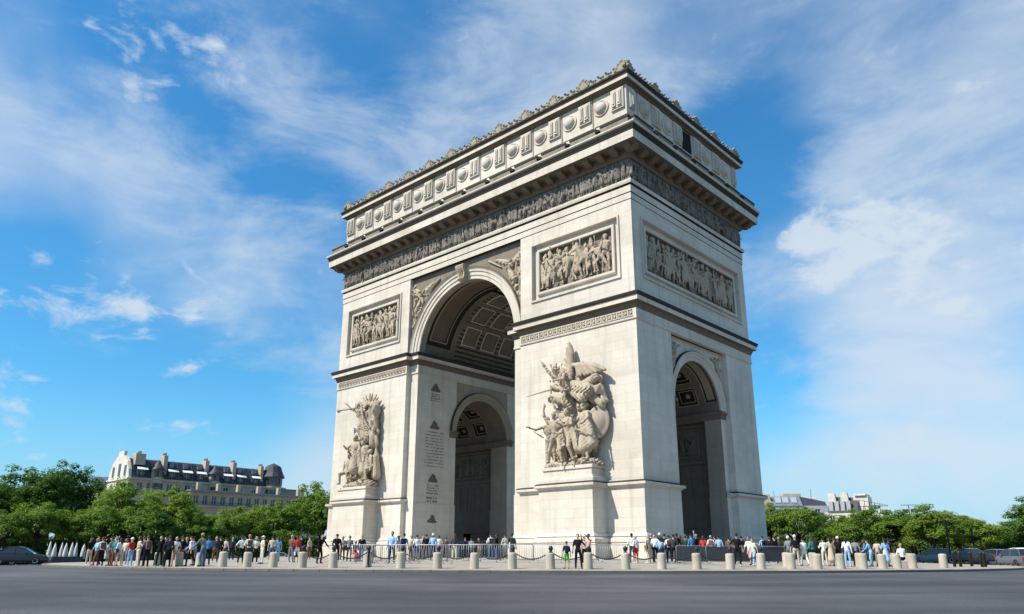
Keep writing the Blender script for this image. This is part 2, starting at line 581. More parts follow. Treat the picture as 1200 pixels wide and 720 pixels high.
def stone(name, col, dirt, dirt_amt=0.5, streak=0.5, blocks=True, bw=1.7, bh=0.78, joint=0.35, bump=0.25, nscale=0.6):
    """limestone ashlar: block-to-block tone, thin joints, rain streaks and soot patches, all fixed in the stone"""
    m, n, l, bs = new_mat(name)
    geo = N(n, 'ShaderNodeNewGeometry')
    sp = N(n, 'ShaderNodeSeparateXYZ'); l.new(geo.outputs['Position'], sp.inputs[0])
    sn = N(n, 'ShaderNodeSeparateXYZ'); l.new(geo.outputs['True Normal'], sn.inputs[0])
    side = M_(n, l, 'GREATER_THAN', M_(n, l, 'ABSOLUTE', sn.outputs[0]), 0.7)
    u = N(n, 'ShaderNodeMix', data_type='FLOAT')
    l.new(side, u.inputs['Factor']); l.new(sp.outputs[0], u.inputs['A']); l.new(sp.outputs[1], u.inputs['B'])
    U = u.outputs['Result']

    def vec(su, sv, oz=0.0):
        c = N(n, 'ShaderNodeCombineXYZ')
        l.new(M_(n, l, 'MULTIPLY', U, su), c.inputs[0]); l.new(M_(n, l, 'MULTIPLY', sp.outputs[2], sv), c.inputs[1])
        c.inputs[2].default_value = oz
        return c.outputs[0]

    def noise(v, s, d=6, r=0.6):
        k = N(n, 'ShaderNodeTexNoise', inp={'Scale': s, 'Detail': float(d), 'Roughness': r})
        l.new(v, k.inputs['Vector'])
        return k.outputs['Fac']

    def rampf(x, a, b):
        k = N(n, 'ShaderNodeMapRange'); k.inputs['From Min'].default_value = a; k.inputs['From Max'].default_value = b
        l.new(x, k.inputs['Value'])
        return k.outputs[0]

    c = np.array(col)
    big = noise(geo.outputs['Position'], 0.16 * nscale / .6, 7, .62)
    fine = noise(geo.outputs['Position'], 2.2, 6, .65)
    base = N(n, 'ShaderNodeMix', data_type='RGBA')
    base.inputs['A'].default_value = (*(c * np.array((.84, .83, .80))), 1)
    base.inputs['B'].default_value = (*np.clip(c * np.array((1.12, 1.12, 1.13)), 0, 1), 1)
    l.new(rampf(big, .3, .7), base.inputs['Factor'])
    cur = base.outputs['Result']
    hgt = fine
    if blocks:
        bt = N(n, 'ShaderNodeTexBrick', offset=0.5, inp={'Scale': 1.0, 'Mortar Size': 0.012, 'Mortar Smooth': 0.3, 'Bias': 0.0, 'Brick Width': bw, 'Row Height': bh})
        bt.inputs['Color1'].default_value = (.90, .90, .89, 1); bt.inputs['Color2'].default_value = (1.05, 1.045, 1.04, 1)
        bt.inputs['Mortar'].default_value = (1 - joint,) * 3 + (1,)
        l.new(vec(1, 1), bt.inputs['Vector'])
        mu = N(n, 'ShaderNodeMix', data_type='RGBA', blend_type='MULTIPLY', inp={'Factor': 0.65})
        l.new(cur, mu.inputs['A']); l.new(bt.outputs['Color'], mu.inputs['B'])
        cur = mu.outputs['Result']
        hgt = M_(n, l, 'SUBTRACT', M_(n, l, 'MULTIPLY', fine, 0.4), M_(n, l, 'MULTIPLY', bt.outputs['Fac'], 0.8))
    st = M_(n, l, 'MULTIPLY', rampf(noise(vec(1.3, .09), 1.0, 5, .6), .50, .78), streak)
    bl = M_(n, l, 'MULTIPLY', rampf(noise(vec(.5, .45, 4.0), .9, 8, .7), .54, .76), dirt_amt)
    lay = M_(n, l, 'MULTIPLY', rampf(noise(vec(.12, 1.1, 9.0), 1.0, 5, .55), .56, .8), streak * .6)
    tot = M_(n, l, 'MAXIMUM', M_(n, l, 'MAXIMUM', st, bl), lay, clamp=True)
    dm = N(n, 'ShaderNodeMix', data_type='RGBA')
    dm.inputs['B'].default_value = (*dirt, 1)
    l.new(tot, dm.inputs['Factor']); l.new(cur, dm.inputs['A'])
    l.new(dm.outputs['Result'], bs.inputs['Base Color'])
    bs.inputs['Roughness'].default_value = 0.85
    bs.inputs['Specular IOR Level'].default_value = 0.2
    bp = N(n, 'ShaderNodeBump', inp={'Strength': bump, 'Distance': 0.04})
    l.new(hgt, bp.inputs['Height']); l.new(bp.outputs[0], bs.inputs['Normal'])
    return m


ST = stone('limestone_ashlar', (.585, .535, .46), (.29, .25, .20), .34, .5)
ST2 = stone('limestone_trim', (.565, .515, .44), (.22, .185, .145), .42, .5, blocks=True, bw=2.2, bh=20, joint=.4)
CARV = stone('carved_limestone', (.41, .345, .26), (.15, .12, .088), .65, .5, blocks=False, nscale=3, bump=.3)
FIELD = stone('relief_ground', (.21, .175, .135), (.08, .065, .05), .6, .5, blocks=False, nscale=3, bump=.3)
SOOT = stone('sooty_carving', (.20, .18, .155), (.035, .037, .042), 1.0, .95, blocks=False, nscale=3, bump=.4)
LEDGE = stone('grimy_shaded_ledge', (.038, .034, .028), (.018, .016, .015), .6, .6, blocks=False)  # ledge grime, and also shade painted into cymas and grooves
SOFF = stone('stained_shaded_soffit', (.155, .122, .09), (.05, .04, .032), .6, .4, blocks=False)  # stained stone, darkened further to put the soffit shade in its colour
INNER = stone('shaded_vault_stone', (.33, .285, .225), (.12, .10, .08), .4, .35, bw=1.5, bh=.7)  # soiled stone, darkened to carry the shade inside the vault
DEEP = stone('shaded_coffer_stone', (.036, .030, .024), (.018, .015, .013), .6, .0, blocks=False)  # near black: the shade of the recesses is painted in
GLOOM = stone('shaded_passage_stone', (.17, .145, .115), (.07, .058, .046), .5, .5, bw=1.5, bh=.7)  # dark copy of the wall stone, passage shade in the colour
INK = plain('engraved_letters', (.13, .115, .10), .9)
IRON = plain('black_iron', (.018, .018, .02), .5)
STEEL = plain('galvanised_steel', (.30, .31, .33), .45, .6)
GLASS = plain('window_glass', (.03, .035, .045), .12, 0, .3, .4, spec=.6)


# ------------------------------------------------------------------ ground
def asphalt():
    m, n, l, bs = new_mat('worn_asphalt')
    geo = N(n, 'ShaderNodeNewGeometry')
    sp = N(n, 'ShaderNodeSeparateXYZ'); l.new(geo.outputs['Position'], sp.inputs[0])
    r = M_(n, l, 'SQRT', M_(n, l, 'ADD', M_(n, l, 'MULTIPLY', sp.outputs[0], sp.outputs[0]), M_(n, l, 'MULTIPLY', sp.outputs[1], sp.outputs[1])))
    th = M_(n, l, 'ARCTAN2', sp.outputs[1], sp.outputs[0])
    c = N(n, 'ShaderNodeCombineXYZ'); l.new(M_(n, l, 'MULTIPLY', r, 0.42), c.inputs[0]); l.new(M_(n, l, 'MULTIPLY', th, 3.2), c.inputs[1])

    def nz(v, s, d, rr):
        k = N(n, 'ShaderNodeTexNoise', inp={'Scale': s, 'Detail': d, 'Roughness': rr}); l.new(v, k.inputs['Vector']); return k.outputs['Fac']

    def rp(x, a, b, lo=0., hi=1.):
        k = N(n, 'ShaderNodeMapRange'); k.inputs['From Min'].default_value = a; k.inputs['From Max'].default_value = b
        k.inputs['To Min'].default_value = lo; k.inputs['To Max'].default_value = hi
        l.new(x, k.inputs['Value']); return k.outputs[0]
    tracks = rp(nz(c.outputs[0], 1.0, 7., .55), .42, .68)
    patch = rp(nz(geo.outputs['Position'], .09, 6., .6), .40, .62)
    grit = nz(geo.outputs['Position'], 9., 6., .75)
    f = M_(n, l, 'ADD', M_(n, l, 'ADD', M_(n, l, 'MULTIPLY', tracks, .45), M_(n, l, 'MULTIPLY', patch, .40)), M_(n, l, 'MULTIPLY', rp(grit, .3, .7), .22), clamp=True)
    mx = N(n, 'ShaderNodeMix', data_type='RGBA')
    mx.inputs['A'].default_value = (.032, .033, .036, 1); mx.inputs['B'].default_value = (.108, .107, .108, 1)
    l.new(f, mx.inputs['Factor'])
    # setts: small rows across the carriageway
    bt = N(n, 'ShaderNodeTexBrick', offset=.5, inp={'Scale': 1., 'Mortar Size': .012, 'Brick Width': .22, 'Row Height': .13})
    bt.inputs['Color1'].default_value = (.82, .82, .82, 1); bt.inputs['Color2'].default_value = (1.15, 1.15, 1.15, 1); bt.inputs['Mortar'].default_value = (.5, .5, .5, 1)
    c2 = N(n, 'ShaderNodeCombineXYZ'); l.new(M_(n, l, 'MULTIPLY', th, 55.), c2.inputs[0]); l.new(r, c2.inputs[1])
    l.new(c2.outputs[0], bt.inputs['Vector'])
    mu = N(n, 'ShaderNodeMix', data_type='RGBA', blend_type='MULTIPLY', inp={'Factor': .25})
    l.new(mx.outputs['Result'], mu.inputs['A']); l.new(bt.outputs['Color'], mu.inputs['B'])
    l.new(mu.outputs['Result'], bs.inputs['Base Color'])
    bs.inputs['Roughness'].default_value = .72
    bs.inputs['Specular IOR Level'].default_value = .35
    bp = N(n, 'ShaderNodeBump', inp={'Strength': .5, 'Distance': .03})
    l.new(M_(n, l, 'ADD', grit, M_(n, l, 'MULTIPLY', bt.outputs['Fac'], -.5)), bp.inputs['Height']); l.new(bp.outputs[0], bs.inputs['Normal'])
    return m


def annulus(name, radii, zs, mat, seg=160):
    mb = MB()
    vs, fs = [], []
    for r, z in zip(radii, zs):
        for k in range(seg):
            a = 2 * math.pi * k / seg
            vs.append((r * math.cos(a), r * math.sin(a), z))
    for i in range(len(radii) - 1):
        for k in range(seg):
            fs.append((i * seg + k, (i + 1) * seg + k, (i + 1) * seg + (k + 1) % seg, i * seg + (k + 1) % seg))
    mb.add(vs, fs)
    o = mb.build(name, mat, smooth=False)
    o['kind'] = 'structure'
    return o


ASPH = asphalt()
PAVE = stone('plaza_paving', (.31, .28, .235), (.20, .18, .15), .4, .2, blocks=False, nscale=2)
GRAN = plain('granite_kerb', (.13, .122, .112), .8, var=.2, bump=.2)
PAVE2 = plain('far_pavement', (.26, .245, .22), .85, var=.15, scale=.3)
EARTH = plain('distant_ground', (.16, .15, .12), .9, var=.2, scale=.05)
WHITE = plain('white_road_paint', (.62, .62, .60), .7, var=.15, scale=2)
rr = [0.01, 12, 26, 32, 38, 44.2]
annulus('plaza', rr, [float(np.interp(x, G_R, G_Z)) for x in rr], PAVE)
rr = [44.45, 52, 60, 70, 83, 97.0]
annulus('road', rr, [float(np.interp(x, G_R, G_Z)) for x in rr], ASPH)
g97 = float(np.interp(97, G_R, G_Z))
annulus('far_pavement', [96.95, 97.0, 110, 140], [g97 - .05, g97 + .12, g97 + .05, g97 - .2], PAVE2)
annulus('terrain', [139.9, 200, 600, 2000, 6500], [g97 - .25, -.9, -1.5, -2, -3], EARTH)
kerb = annulus('kerb', [44.15, 44.2, 44.44, 44.46], [.80, .975, .975, .80], GRAN)
mb = MB()
mb.bevbox(-.742, .742, -.16, .16, -.2, .0, .018)
kst = mb.mesh('kerb_stone', GRAN)
cam_th = math.atan2(CAM[1], CAM[0])
nk = 187
for i in range(nk):
    a = 2 * math.pi * i / nk
    if math.cos(a - cam_th) < .28:
        continue
    inst('kerb_stone', kst, kerb, (44.34 * math.cos(a), 44.34 * math.sin(a), 1.012 + random.uniform(-.006, .006)), (0, 0, a + math.pi / 2))


def arc_mark(name, r0, r1, a0, a1, mat):
    mb = MB()
    k = 24
    vs = []
    for j in range(k + 1):
        a = a0 + (a1 - a0) * j / k
        for r in (r0, r1):
            x, y = r * math.cos(a), r * math.sin(a)
            vs.append((x, y, gz(x, y) + .012))
    mb.add(vs, [(2 * j, 2 * j + 1, 2 * j + 3, 2 * j + 2) for j in range(k)])
    o = mb.build(name, mat)
    o['kind'] = 'structure'
    return o


p_ = on_ground(1165, 62)
a_ = math.atan2(p_.y, p_.x)
arc_mark('road_marking', 47.6, 48.2, a_ - .10, a_ + .25, WHITE)
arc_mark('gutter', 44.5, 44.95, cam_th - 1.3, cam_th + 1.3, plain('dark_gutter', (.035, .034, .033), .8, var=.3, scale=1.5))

# ------------------------------------------------------------------ the arch
W, D = 21.81, 10.81
WO, WS = 7.3, 8.58          # half width of the great opening, of the recessed strip round it
YO, YS = 4.3, 5.25          # the same for the side opening
E_ = 0.6                    # depth of the recess
RM, ZM = 7.25, 23.0         # great vault
RT_, ZT = 4.3, 15.2         # side vault
PX0, PX1, PE = 12.5, 18.1, 1.9
arch = empty('triumphal_arch', (0, 0, 0))
tag(arch, 'huge pale limestone triumphal arch with carved reliefs and sculpture groups', 'arch')


def quad_plan(pts, sx, sy):
    q = [(x * sx, y * -sy) for x, y in pts]          # pts given for the front (-y) right (+x) quarter
    return q if sx * -sy > 0 else q[::-1]


low = [(WO, -D + E_), (WS, -D + E_), (WS, -D), (PX0, -D), (PX0, -D - PE), (PX1, -D - PE), (PX1, -D), (W, -D), (W, -YS), (W - E_, -YS), (W - E_, -YO),
       (19.45, -YO), (19.45, -5.0), (10.0, -5.0), (10.0, -YO), (WO, -YO)]
hig = [p for p in low if p[1] > -D - .5 and p not in ((PX0, -D), (PX1, -D))]
for sx in (1, -1):
    for sy in (-1, 1):
        mb = MB()
        pl_ = quad_plan(low, sx, sy)
        mb.ring(pl_, [(.50, 1.3), (.50, 2.60), (.40, 2.66), (.36, 2.68), (.36, 2.76), (.46, 2.78), (.44, 3.05), (.30, 3.14), (.20, 3.16), (.20, 3.22), (.28, 3.24), (.20, 3.40), (.06, 3.52), (.06, 7.10)],
                mats=[0] * 13)
        mb.ring(quad_plan(hig, sx, sy), [(.0, 7.10), (.0, 21.2)], mats=[0])
        pier = mb.build('pier', [ST, ST2, GLOOM, INNER], arch)
        for po in pier.data.polygons:                # darker stone paints the passage shade onto its walls
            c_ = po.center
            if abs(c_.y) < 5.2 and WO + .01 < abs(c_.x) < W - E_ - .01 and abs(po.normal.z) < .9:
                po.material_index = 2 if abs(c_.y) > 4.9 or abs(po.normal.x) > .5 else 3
        # string course round the outer faces, with the pedestal
        sc_pl = [p for p in low[1:11]]
        op = [(x * sx, y * -sy) for x, y in sc_pl]
        if sx * -sy < 0:
            op = op[::-1]
        mb = MB()
        prof = [(-.05, 7.06), (.12, 7.08), (.20, 7.18), (.32, 7.22), (.36, 7.26), (.36, 7.46), (.30, 7.54), (.24, 7.60), (-.08, 7.66), (-.08, 7.06)]
        mb.ring(op, prof, closed=False, mats=[0, 0, 0, 0, 0, 1, 1, 1, 0])
        mb.build('string_course', [ST2, LEDGE], pier)
        mb = MB()                                   # stepped plinth that carries the sculpture
        cx = (PX0 + PX1) / 2
        for (h0, h1, hw, e) in ((7.4, 7.95, 2.95, 1.95), (7.95, 8.12, 2.80, 1.80), (8.12, 8.72, 2.62, 1.66), (8.72, 9.0, 2.75, 1.76)):
            y0, y1 = -D - e, -D + .05
            x0, x1 = cx - hw, cx + hw
            if sx < 0:
                x0, x1 = -x1, -x0
            if sy > 0:
                y0, y1 = -y1, -y0
            mb.bevbox(x0, x1, y0, y1, h0, h1, .035)
        mb.build('sculpture_plinth', ST2, pier)


def arch_wall(mb, place, R_, zc, hw, zbot, ztop, m=0, n=40):
    """wall with a round-headed opening; place maps (a, z) to a point"""
    vs, fs = [], []
    xs = [R_ * math.cos(math.pi - math.pi * i / n) for i in range(n + 1)]
    for i, x in enumerate(xs):
        vs += [place(x, zc + R_ * math.sin(math.pi - math.pi * i / n)), place(x, ztop)]
    fs = [(2 * i, 2 * i + 2, 2 * i + 3, 2 * i + 1) for i in range(n)]
    mb.add(vs, fs, m)
    for s in (-1, 1):
        if hw > R_:
            mb.add([place(s * R_, zbot), place(s * hw, zbot), place(s * hw, ztop), place(s * R_, ztop)], [(0, 1, 2, 3)], m)


def arch_ring(mb, place, prof, zc, a0=0., a1=180., n=44, mats=None):
    """archivolt: place(a, z, depth); prof of (radius, depth)"""
    vs, fs, ms = [], [], []
    k = len(prof)
    for i in range(n + 1):
        a = R(a0 + (a1 - a0) * i / n)
        for r, e in prof:
            vs.append(place(r * math.cos(a), zc + r * math.sin(a), e))
    for i in range(n):
        for j in range(k - 1):
            fs.append((i * k + j, i * k + j + 1, (i + 1) * k + j + 1, (i + 1) * k + j)); ms.append(mats[j] if mats else 0)
    mb.add(vs, fs, ms)


def cyl_shell(mb, P, t0, t1, y0, y1, holes, step=4.5, m=0):
    """inside of a barrel vault with real sunk panels; P(theta, y, depth)"""
    ts = sorted({t0, t1, *[h[0] for h in holes], *[h[1] for h in holes]})
    fine = []
    for a, b in zip(ts, ts[1:]):
        k = max(1, int(math.ceil((b - a) / step)))
        fine += [a + (b - a) * i / k for i in range(k)]
    fine.append(ts[-1])
    ys = sorted({y0, y1, *[h[2] for h in holes], *[h[3] for h in holes]})
    for a, b in zip(fine, fine[1:]):
        for c, d in zip(ys, ys[1:]):
            mt, my = (a + b) / 2, (c + d) / 2
            if any(h[0] < mt < h[1] and h[2] < my < h[3] for h in holes):
                continue
            mb.add([P(a, c, 0), P(b, c, 0), P(b, d, 0), P(a, d, 0)], [(0, 1, 2, 3)], m)


def sunk_panel(mb, P, t0, t1, y0, y1, prof, mats, back, step=4.5):
    """nested frames sunk into a curved vault; prof of (inset metres, depth)"""
    k = max(1, int(math.ceil((t1 - t0) / step)))
    rad = abs(P(90, 0, 0)[2] - P(90, 0, 0)[2]) or 1

    def loop(ins, dep, rm):
        dt = math.degrees(ins / rm)
        a, b, c, d = t0 + dt, t1 - dt, y0 + ins, y1 - ins
        pts = [P(a + (b - a) * i / k, c, dep) for i in range(k + 1)] + [P(b + (a - b) * i / k, d, dep) for i in range(k + 1)]
        return pts
    rm = P.rad
    L = [loop(i, d, rm) for i, d in prof]
    n = len(L[0])
    for j in range(len(L) - 1):
        mb.add(L[j] + L[j + 1], [(i, (i + 1) % n, n + (i + 1) % n, n + i) for i in range(n)], mats[j])
    Q = L[-1]
    mb.add(Q, [(i, i + 1, n - 2 - i, n - 1 - i) for i in range(k)], back)


def tri_hump(cx, cz, r):
    return


class Barrel:
    def __init__(s, rad, zc, axis):
        s.rad, s.zc, s.axis = rad, zc, axis

    def __call__(s, th, a, dep):
        r = s.rad + dep
        c, z = -r * math.cos(R(th)), s.zc + r * math.sin(R(th))
        return (c, a, z) if s.axis == 'y' else (a, c, z)


PM = Barrel(RM, ZM, 'y')
rows = [90 + s * k for k in (12, 36, 60) for s in (-1, 1)]
cols = [-3.15, 0, 3.15]
ct, cy_ = 9.4, 1.17
holes = [(r - ct, r + ct, c - cy_, c + cy_) for r in rows for c in cols]
bands = [(s0, s1, a, b) for (a, b) in ((-9.4, -5.75), (5.75, 9.4)) for (s0, s1) in ((13, 167),)]
mb = MB()
cyl_shell(mb, PM, 0, 180, -D + E_ + .02, -5.0, bands, m=0)
cyl_shell(mb, PM, 0, 180, 5.0, D - E_ - .02, bands, m=0)
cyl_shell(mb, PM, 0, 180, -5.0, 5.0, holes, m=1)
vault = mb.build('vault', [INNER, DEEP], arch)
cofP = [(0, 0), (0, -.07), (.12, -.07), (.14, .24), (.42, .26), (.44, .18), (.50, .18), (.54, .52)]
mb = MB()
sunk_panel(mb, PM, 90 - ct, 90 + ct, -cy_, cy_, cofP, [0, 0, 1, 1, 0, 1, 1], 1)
for k in range(8):                                   # rosette
    a = k * math.pi / 4
    mb.tube([(0.12 * math.cos(a), .12 * math.sin(a), RM + ZM + .36), (.42 * math.cos(a), .42 * math.sin(a), RM + ZM + .42)], [.10, .13], 6, 1)
mb.lathe([(.02, -.22), (.14, -.18), (.18, -.05), (.18, .1)], 10, (0, 0, RM + ZM + .4), 1)
for i in range(len(mb.v)):
    x, y, z = mb.v[i]
    mb.v[i] = (x, y, z - ZM)
cof = mb.mesh('coffer', [stone('coffer_frame_stone', (.55, .49, .40), (.25, .21, .165), .4, .2, blocks=False), DEEP])
for r in rows:
    for c in cols:
        inst('coffer', cof, vault, (0, c, ZM), (0, R(r - 90), 0))
for i, (t0, t1, a, b) in enumerate(bands):
    mb = MB()
    sunk_panel(mb, PM, t0, t1, a, b, [(0, 0), (.02, .22), (.52, .24), (.54, .12), (.66, .12), (.70, .30)], [1, 1, 0, 0, 1], 2)
    mb.build('vault_panel', [INNER, DEEP, SOFF], vault)

# side vaults, passage walls and the two ends of each passage
for sx in (1, -1):
    PT = Barrel(RT_, ZT, 'x')
    trow = [90 + s * k for k in (0, 32, 64) for s in ((-1, 1) if k else (1,))]
    tcol = [11.55, 14.72, 17.9]
    th_ = [(r - 12.5, r + 12.5, sx * c - 1.15, sx * c + 1.15) for r in trow for c in tcol]
    mb = MB()
    x0, x1 = sorted((sx * (WO - .02), sx * (W - E_ + .02)))
    tb = (15, 165, *sorted((sx * 19.75, sx * 20.95)))
    cyl_shell(mb, PT, 0, 180, x0, x1, th_ + [tb])
    tv = mb.build('side_vault', [GLOOM], arch)
    mb = MB()
    sunk_panel(mb, PT, tb[0], tb[1], tb[2], tb[3], [(0, 0), (.03, .12), (.2, .14)], [0, 1], 0)
    mb.build('vault_panel', [INNER, DEEP], tv)
    mb = MB()
    sunk_panel(mb, PT, 77.5, 102.5, -1.15, 1.15, [(0, 0), (0, -.04), (.09, -.04), (.11, .15), (.30, .16), (.32, .11), (.40, .11), (.44, .34)], [0, 0, 1, 1, 0, 0, 1], 1)
    mb.lathe([(.02, -.2), (.22, -.14), (.28, 0), (.28, .1)], 10, (0, 0, RT_ + ZT + .3), 0)
    for i in range(len(mb.v)):
        x, y, z = mb.v[i]
        mb.v[i] = (x, y, z - ZT)
    tc_ = mb.mesh('coffer', [INNER, DEEP])
    for r in trow:
        for c in tcol:
            inst('coffer', tc_, tv, (sx * c, 0, ZT), (R(90 - r), 0, 0))
    # outer end and inner end walls
    for xe, hw, nm in ((sx * (W - E_), RT_, 'side_arch_wall'), (sx * WO, RT_, 'inner_arch_wall')):
        mb = MB()
        arch_wall(mb, lambda a, z, xe=xe: (xe, a, z), RT_, ZT, hw, ZT, 21.18)
        w_ = mb.build(nm, [ST if nm[0] == 's' else INNER], arch)
        out = 1 if nm[0] == 's' else -1
        mb = MB()
        arch_ring(mb, lambda a, z, e, xe=xe, out=out: (xe + sx * out * e, a, z),
                  [(RT_ - .02, -.05), (RT_ - .02, .10), (RT_ + .30, .10), (RT_ + .33, .16), (RT_ + .62, .16), (RT_ + .68, .26), (RT_ + .84, .30), (RT_ + .92, .24), (RT_ + .94, 0)], ZT,
                  mats=[0, 0, 0, 0, 0, 0, 1, 1])
        mb.build('archivolt', [INNER if nm[0] == 'i' else ST2, LEDGE], w_)
    # impost band of the side opening
    for sy in (-1, 1):
        path = [(W - E_, -YS), (W - E_, -YO), (WO, -YO), (WO, -YS)]
        op = [(x * sx, y * -sy) for x, y in path]
        if sx * -sy < 0:
            op = op[::-1]
        mb = MB()
        mb.ring(op, [(-.75, 14.5), (.06, 14.55), (.08, 14.95), (.18, 15.02), (.26, 15.06), (.26, 15.24), (.20, 15.32), (-.75, 15.4)], closed=False)
        mb.build('impost_band', GLOOM, arch)

# impost cornice, one for each side of the great opening
for sx in (1, -1):
    pl_ = [(WO, -D + E_), (WS, -D + E_), (WS, -D), (W, -D), (W, D), (WS, D), (WS, D - E_), (WO, D - E_)]
    pl_ = [(x * sx, y) for x, y in pl_]
    if sx < 0:
        pl_ = pl_[::-1]
    mb = MB()
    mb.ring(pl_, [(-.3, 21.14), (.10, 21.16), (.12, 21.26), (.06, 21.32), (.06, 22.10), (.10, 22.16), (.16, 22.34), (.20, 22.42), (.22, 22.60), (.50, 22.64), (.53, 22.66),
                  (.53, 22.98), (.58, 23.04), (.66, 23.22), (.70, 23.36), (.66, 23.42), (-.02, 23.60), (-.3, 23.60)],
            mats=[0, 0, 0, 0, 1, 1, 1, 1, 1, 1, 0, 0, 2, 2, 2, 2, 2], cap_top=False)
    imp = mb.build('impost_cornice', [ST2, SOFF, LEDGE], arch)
    mb = MB()                                        # carved key pattern on the front band
    x = WS + .15
    k = 0
    while x < W - .35:
        for (a, b, c, d) in ((0, .07, 0, .62), (0, .42, .55, .62), (.35, .42, .2, .62), (.17, .42, .2, .27), (.17, .24, .2, .42), (.0, .5, 0, .07)):
            x0, x1 = sorted((sx * (x + a), sx * (x + b)))
            mb.box(x0, x1, -D - .12, -D - .05, 21.38 + c, 21.38 + d)
        x += .56
    o = mb.build('key_pattern', CARV, imp)
    o['kind'] = 'stuff'

# upper storey
UZ0, UZ1 = 23.5, 32.45
PR = (10.15, 20.33, 25.30, 31.05)
SPN = (-9.3, 9.3, 25.35, 30.95)
for sx in (1, -1):
    up = MB()
    x0, x1 = sorted((sx * WS, sx * W))
    h = (min(sx * PR[0], sx * PR[1]), max(sx * PR[0], sx * PR[1]), PR[2], PR[3])
    up.grid_wall(x0, x1, UZ0, UZ1, [h], -D, .6)
    up.add([(x0, D, UZ0), (x1, D, UZ0), (x1, D, UZ1), (x0, D, UZ1)], [(3, 2, 1, 0)])
    for y in (-1, 1):
        up.add([(sx * WS, y * D, UZ0), (sx * WS, y * (D - E_), UZ0), (sx * WS, y * (D - E_), UZ1), (sx * WS, y * D, UZ1)], [(0, 1, 2, 3)])
    t = MB().grid_wall(-D, D, UZ0, UZ1, [SPN], 0, .6)
    up.add([((sx * (W - y)), (x if sx > 0 else -x), z) for x, y, z in t.v], t.f)
    up.build('upper_wall', [ST], arch)
for sy in (-1, 1):
    mb = MB()
    pf = lambda a, z, sy=sy: (a, sy * (D - .42), z)
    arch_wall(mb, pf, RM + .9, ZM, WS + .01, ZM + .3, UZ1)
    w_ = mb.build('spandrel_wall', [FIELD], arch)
    mb = MB()
    arch_ring(mb, lambda a, z, e, sy=sy: (a, sy * (D - E_ + e), z),
              [(RM - .01, -.1), (RM - .01, .08), (RM + .36, .08), (RM + .38, .17), (RM + .78, .17), (RM + .80, .27), (RM + 1.02, .30), (RM + 1.16, .42), (RM + 1.30, .44), (RM + 1.32, .14)], ZM, 2, 178,
              mats=[0, 0, 0, 0, 0, 0, 0, 1, 1])
    av = mb.build('archivolt', [ST2, SOFF], arch)
    mb = MB()                                        # scrolled keystone
    s = -1 if sy < 0 else 1
    prof = [(RM - .15, .55), (RM + .05, .78), (RM + .35, .70), (RM + .7, .72), (RM + 1.1, .95), (RM + 1.42, 1.05), (RM + 1.6, .9), (RM + 1.62, .2), (RM - .15, .2)]
    vs = [(-.46 - .10 * (r - RM), sy * (D - E_ + e), ZM + r) for r, e in prof] + [(.46 + .10 * (r - RM), sy * (D - E_ + e), ZM + r) for r, e in prof]
    k = len(prof)
    mb.add(vs, [(i, (i + 1) % k, k + (i + 1) % k, k + i) for i in range(k)] + [tuple(range(k)), tuple(range(k, 2 * k))])
    for dx in (-.2, 0, .2):
        mb.tube([(dx, sy * (D - E_ + .74), ZM + RM + .1), (dx, sy * (D - E_ + .80), ZM + RM + .6), (dx, sy * (D - E_ + 1.02), ZM + RM + 1.4)], .06, 6)
    mb.build('keystone', CARV, av)

# entablature and attic
rect = [(-W, -D), (W, -D), (W, D), (-W, D)]
mb = MB()
mb.ring(rect, [(-.5, 32.40), (.06, 32.40), (.06, 32.96), (-.02, 32.97), (-.02, 33.04), (.10, 33.05), (.10, 33.70), (.02, 33.74), (.02, 33.80), (.24, 33.86), (.29, 34.05), (.29, 34.20), (.22, 34.28), (.0, 34.32)],
        mats=[1, 0, 1, 1, 1, 0, 1, 1, 1, 0, 0, 0, 0])  # dark groove faces paint the shade between the fasciae
mb.build('architrave', [ST2, LEDGE], arch)
mb = MB()
mb.ring(rect, [(.0, 34.30), (.0, 36.42), (.12, 36.46), (.16, 36.62)], mats=[0, 0, 0])
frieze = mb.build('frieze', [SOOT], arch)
mb = MB()
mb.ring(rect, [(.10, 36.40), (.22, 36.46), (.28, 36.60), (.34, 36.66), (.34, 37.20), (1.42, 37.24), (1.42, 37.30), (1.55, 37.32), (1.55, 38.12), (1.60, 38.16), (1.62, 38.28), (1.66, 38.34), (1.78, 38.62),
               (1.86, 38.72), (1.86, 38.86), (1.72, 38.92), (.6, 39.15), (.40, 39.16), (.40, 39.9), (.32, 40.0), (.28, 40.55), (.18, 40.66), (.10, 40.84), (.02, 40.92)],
        mats=[1, 1, 1, 1, 1, 1, 1, 0, 2, 2, 2, 2, 0, 0, 2, 2, 2, 1, 1, 0, 0, 0, 0])  # dark cyma bands paint the shade below the fillet
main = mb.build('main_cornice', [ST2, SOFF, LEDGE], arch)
# modillions
mb = MB()
pr = [(.30, .50), (.30, .06), (.50, .0), (.85, .10), (1.15, .24), (1.28, .30), (1.30, .46), (1.22, .50)]
k = len(pr)
mb.add([(-.33, -o, z) for o, z in pr] + [(.33, -o, z) for o, z in pr], [(i, (i + 1) % k, k + (i + 1) % k, k + i) for i in range(k)] + [tuple(range(k))[::-1], tuple(range(k, 2 * k))])
mb.box(-.40, .40, -1.34, -.30, .46, .53)
mod = mb.mesh('modillion', [SOFF])


def along(sides=(0, 1, 2, 3)):
    """local frames of the four faces: (half length, half depth, rotation)"""
    return [((W, D), (D, W), (W, D), (D, W))[i] + (i * math.pi / 2,) for i in sides]


def place4(name, mesh, parent, us, z, side, dep=0.0, sca=1, base=None):
    hl, hd, rz = along((side,))[0]
    for u_ in us:
        x, y = u_, -hd - dep
        c, s_ = math.cos(rz), math.sin(rz)
        inst(name, mesh, parent, (x * c - y * s_, x * s_ + y * c, z), (0, 0, rz), sca)


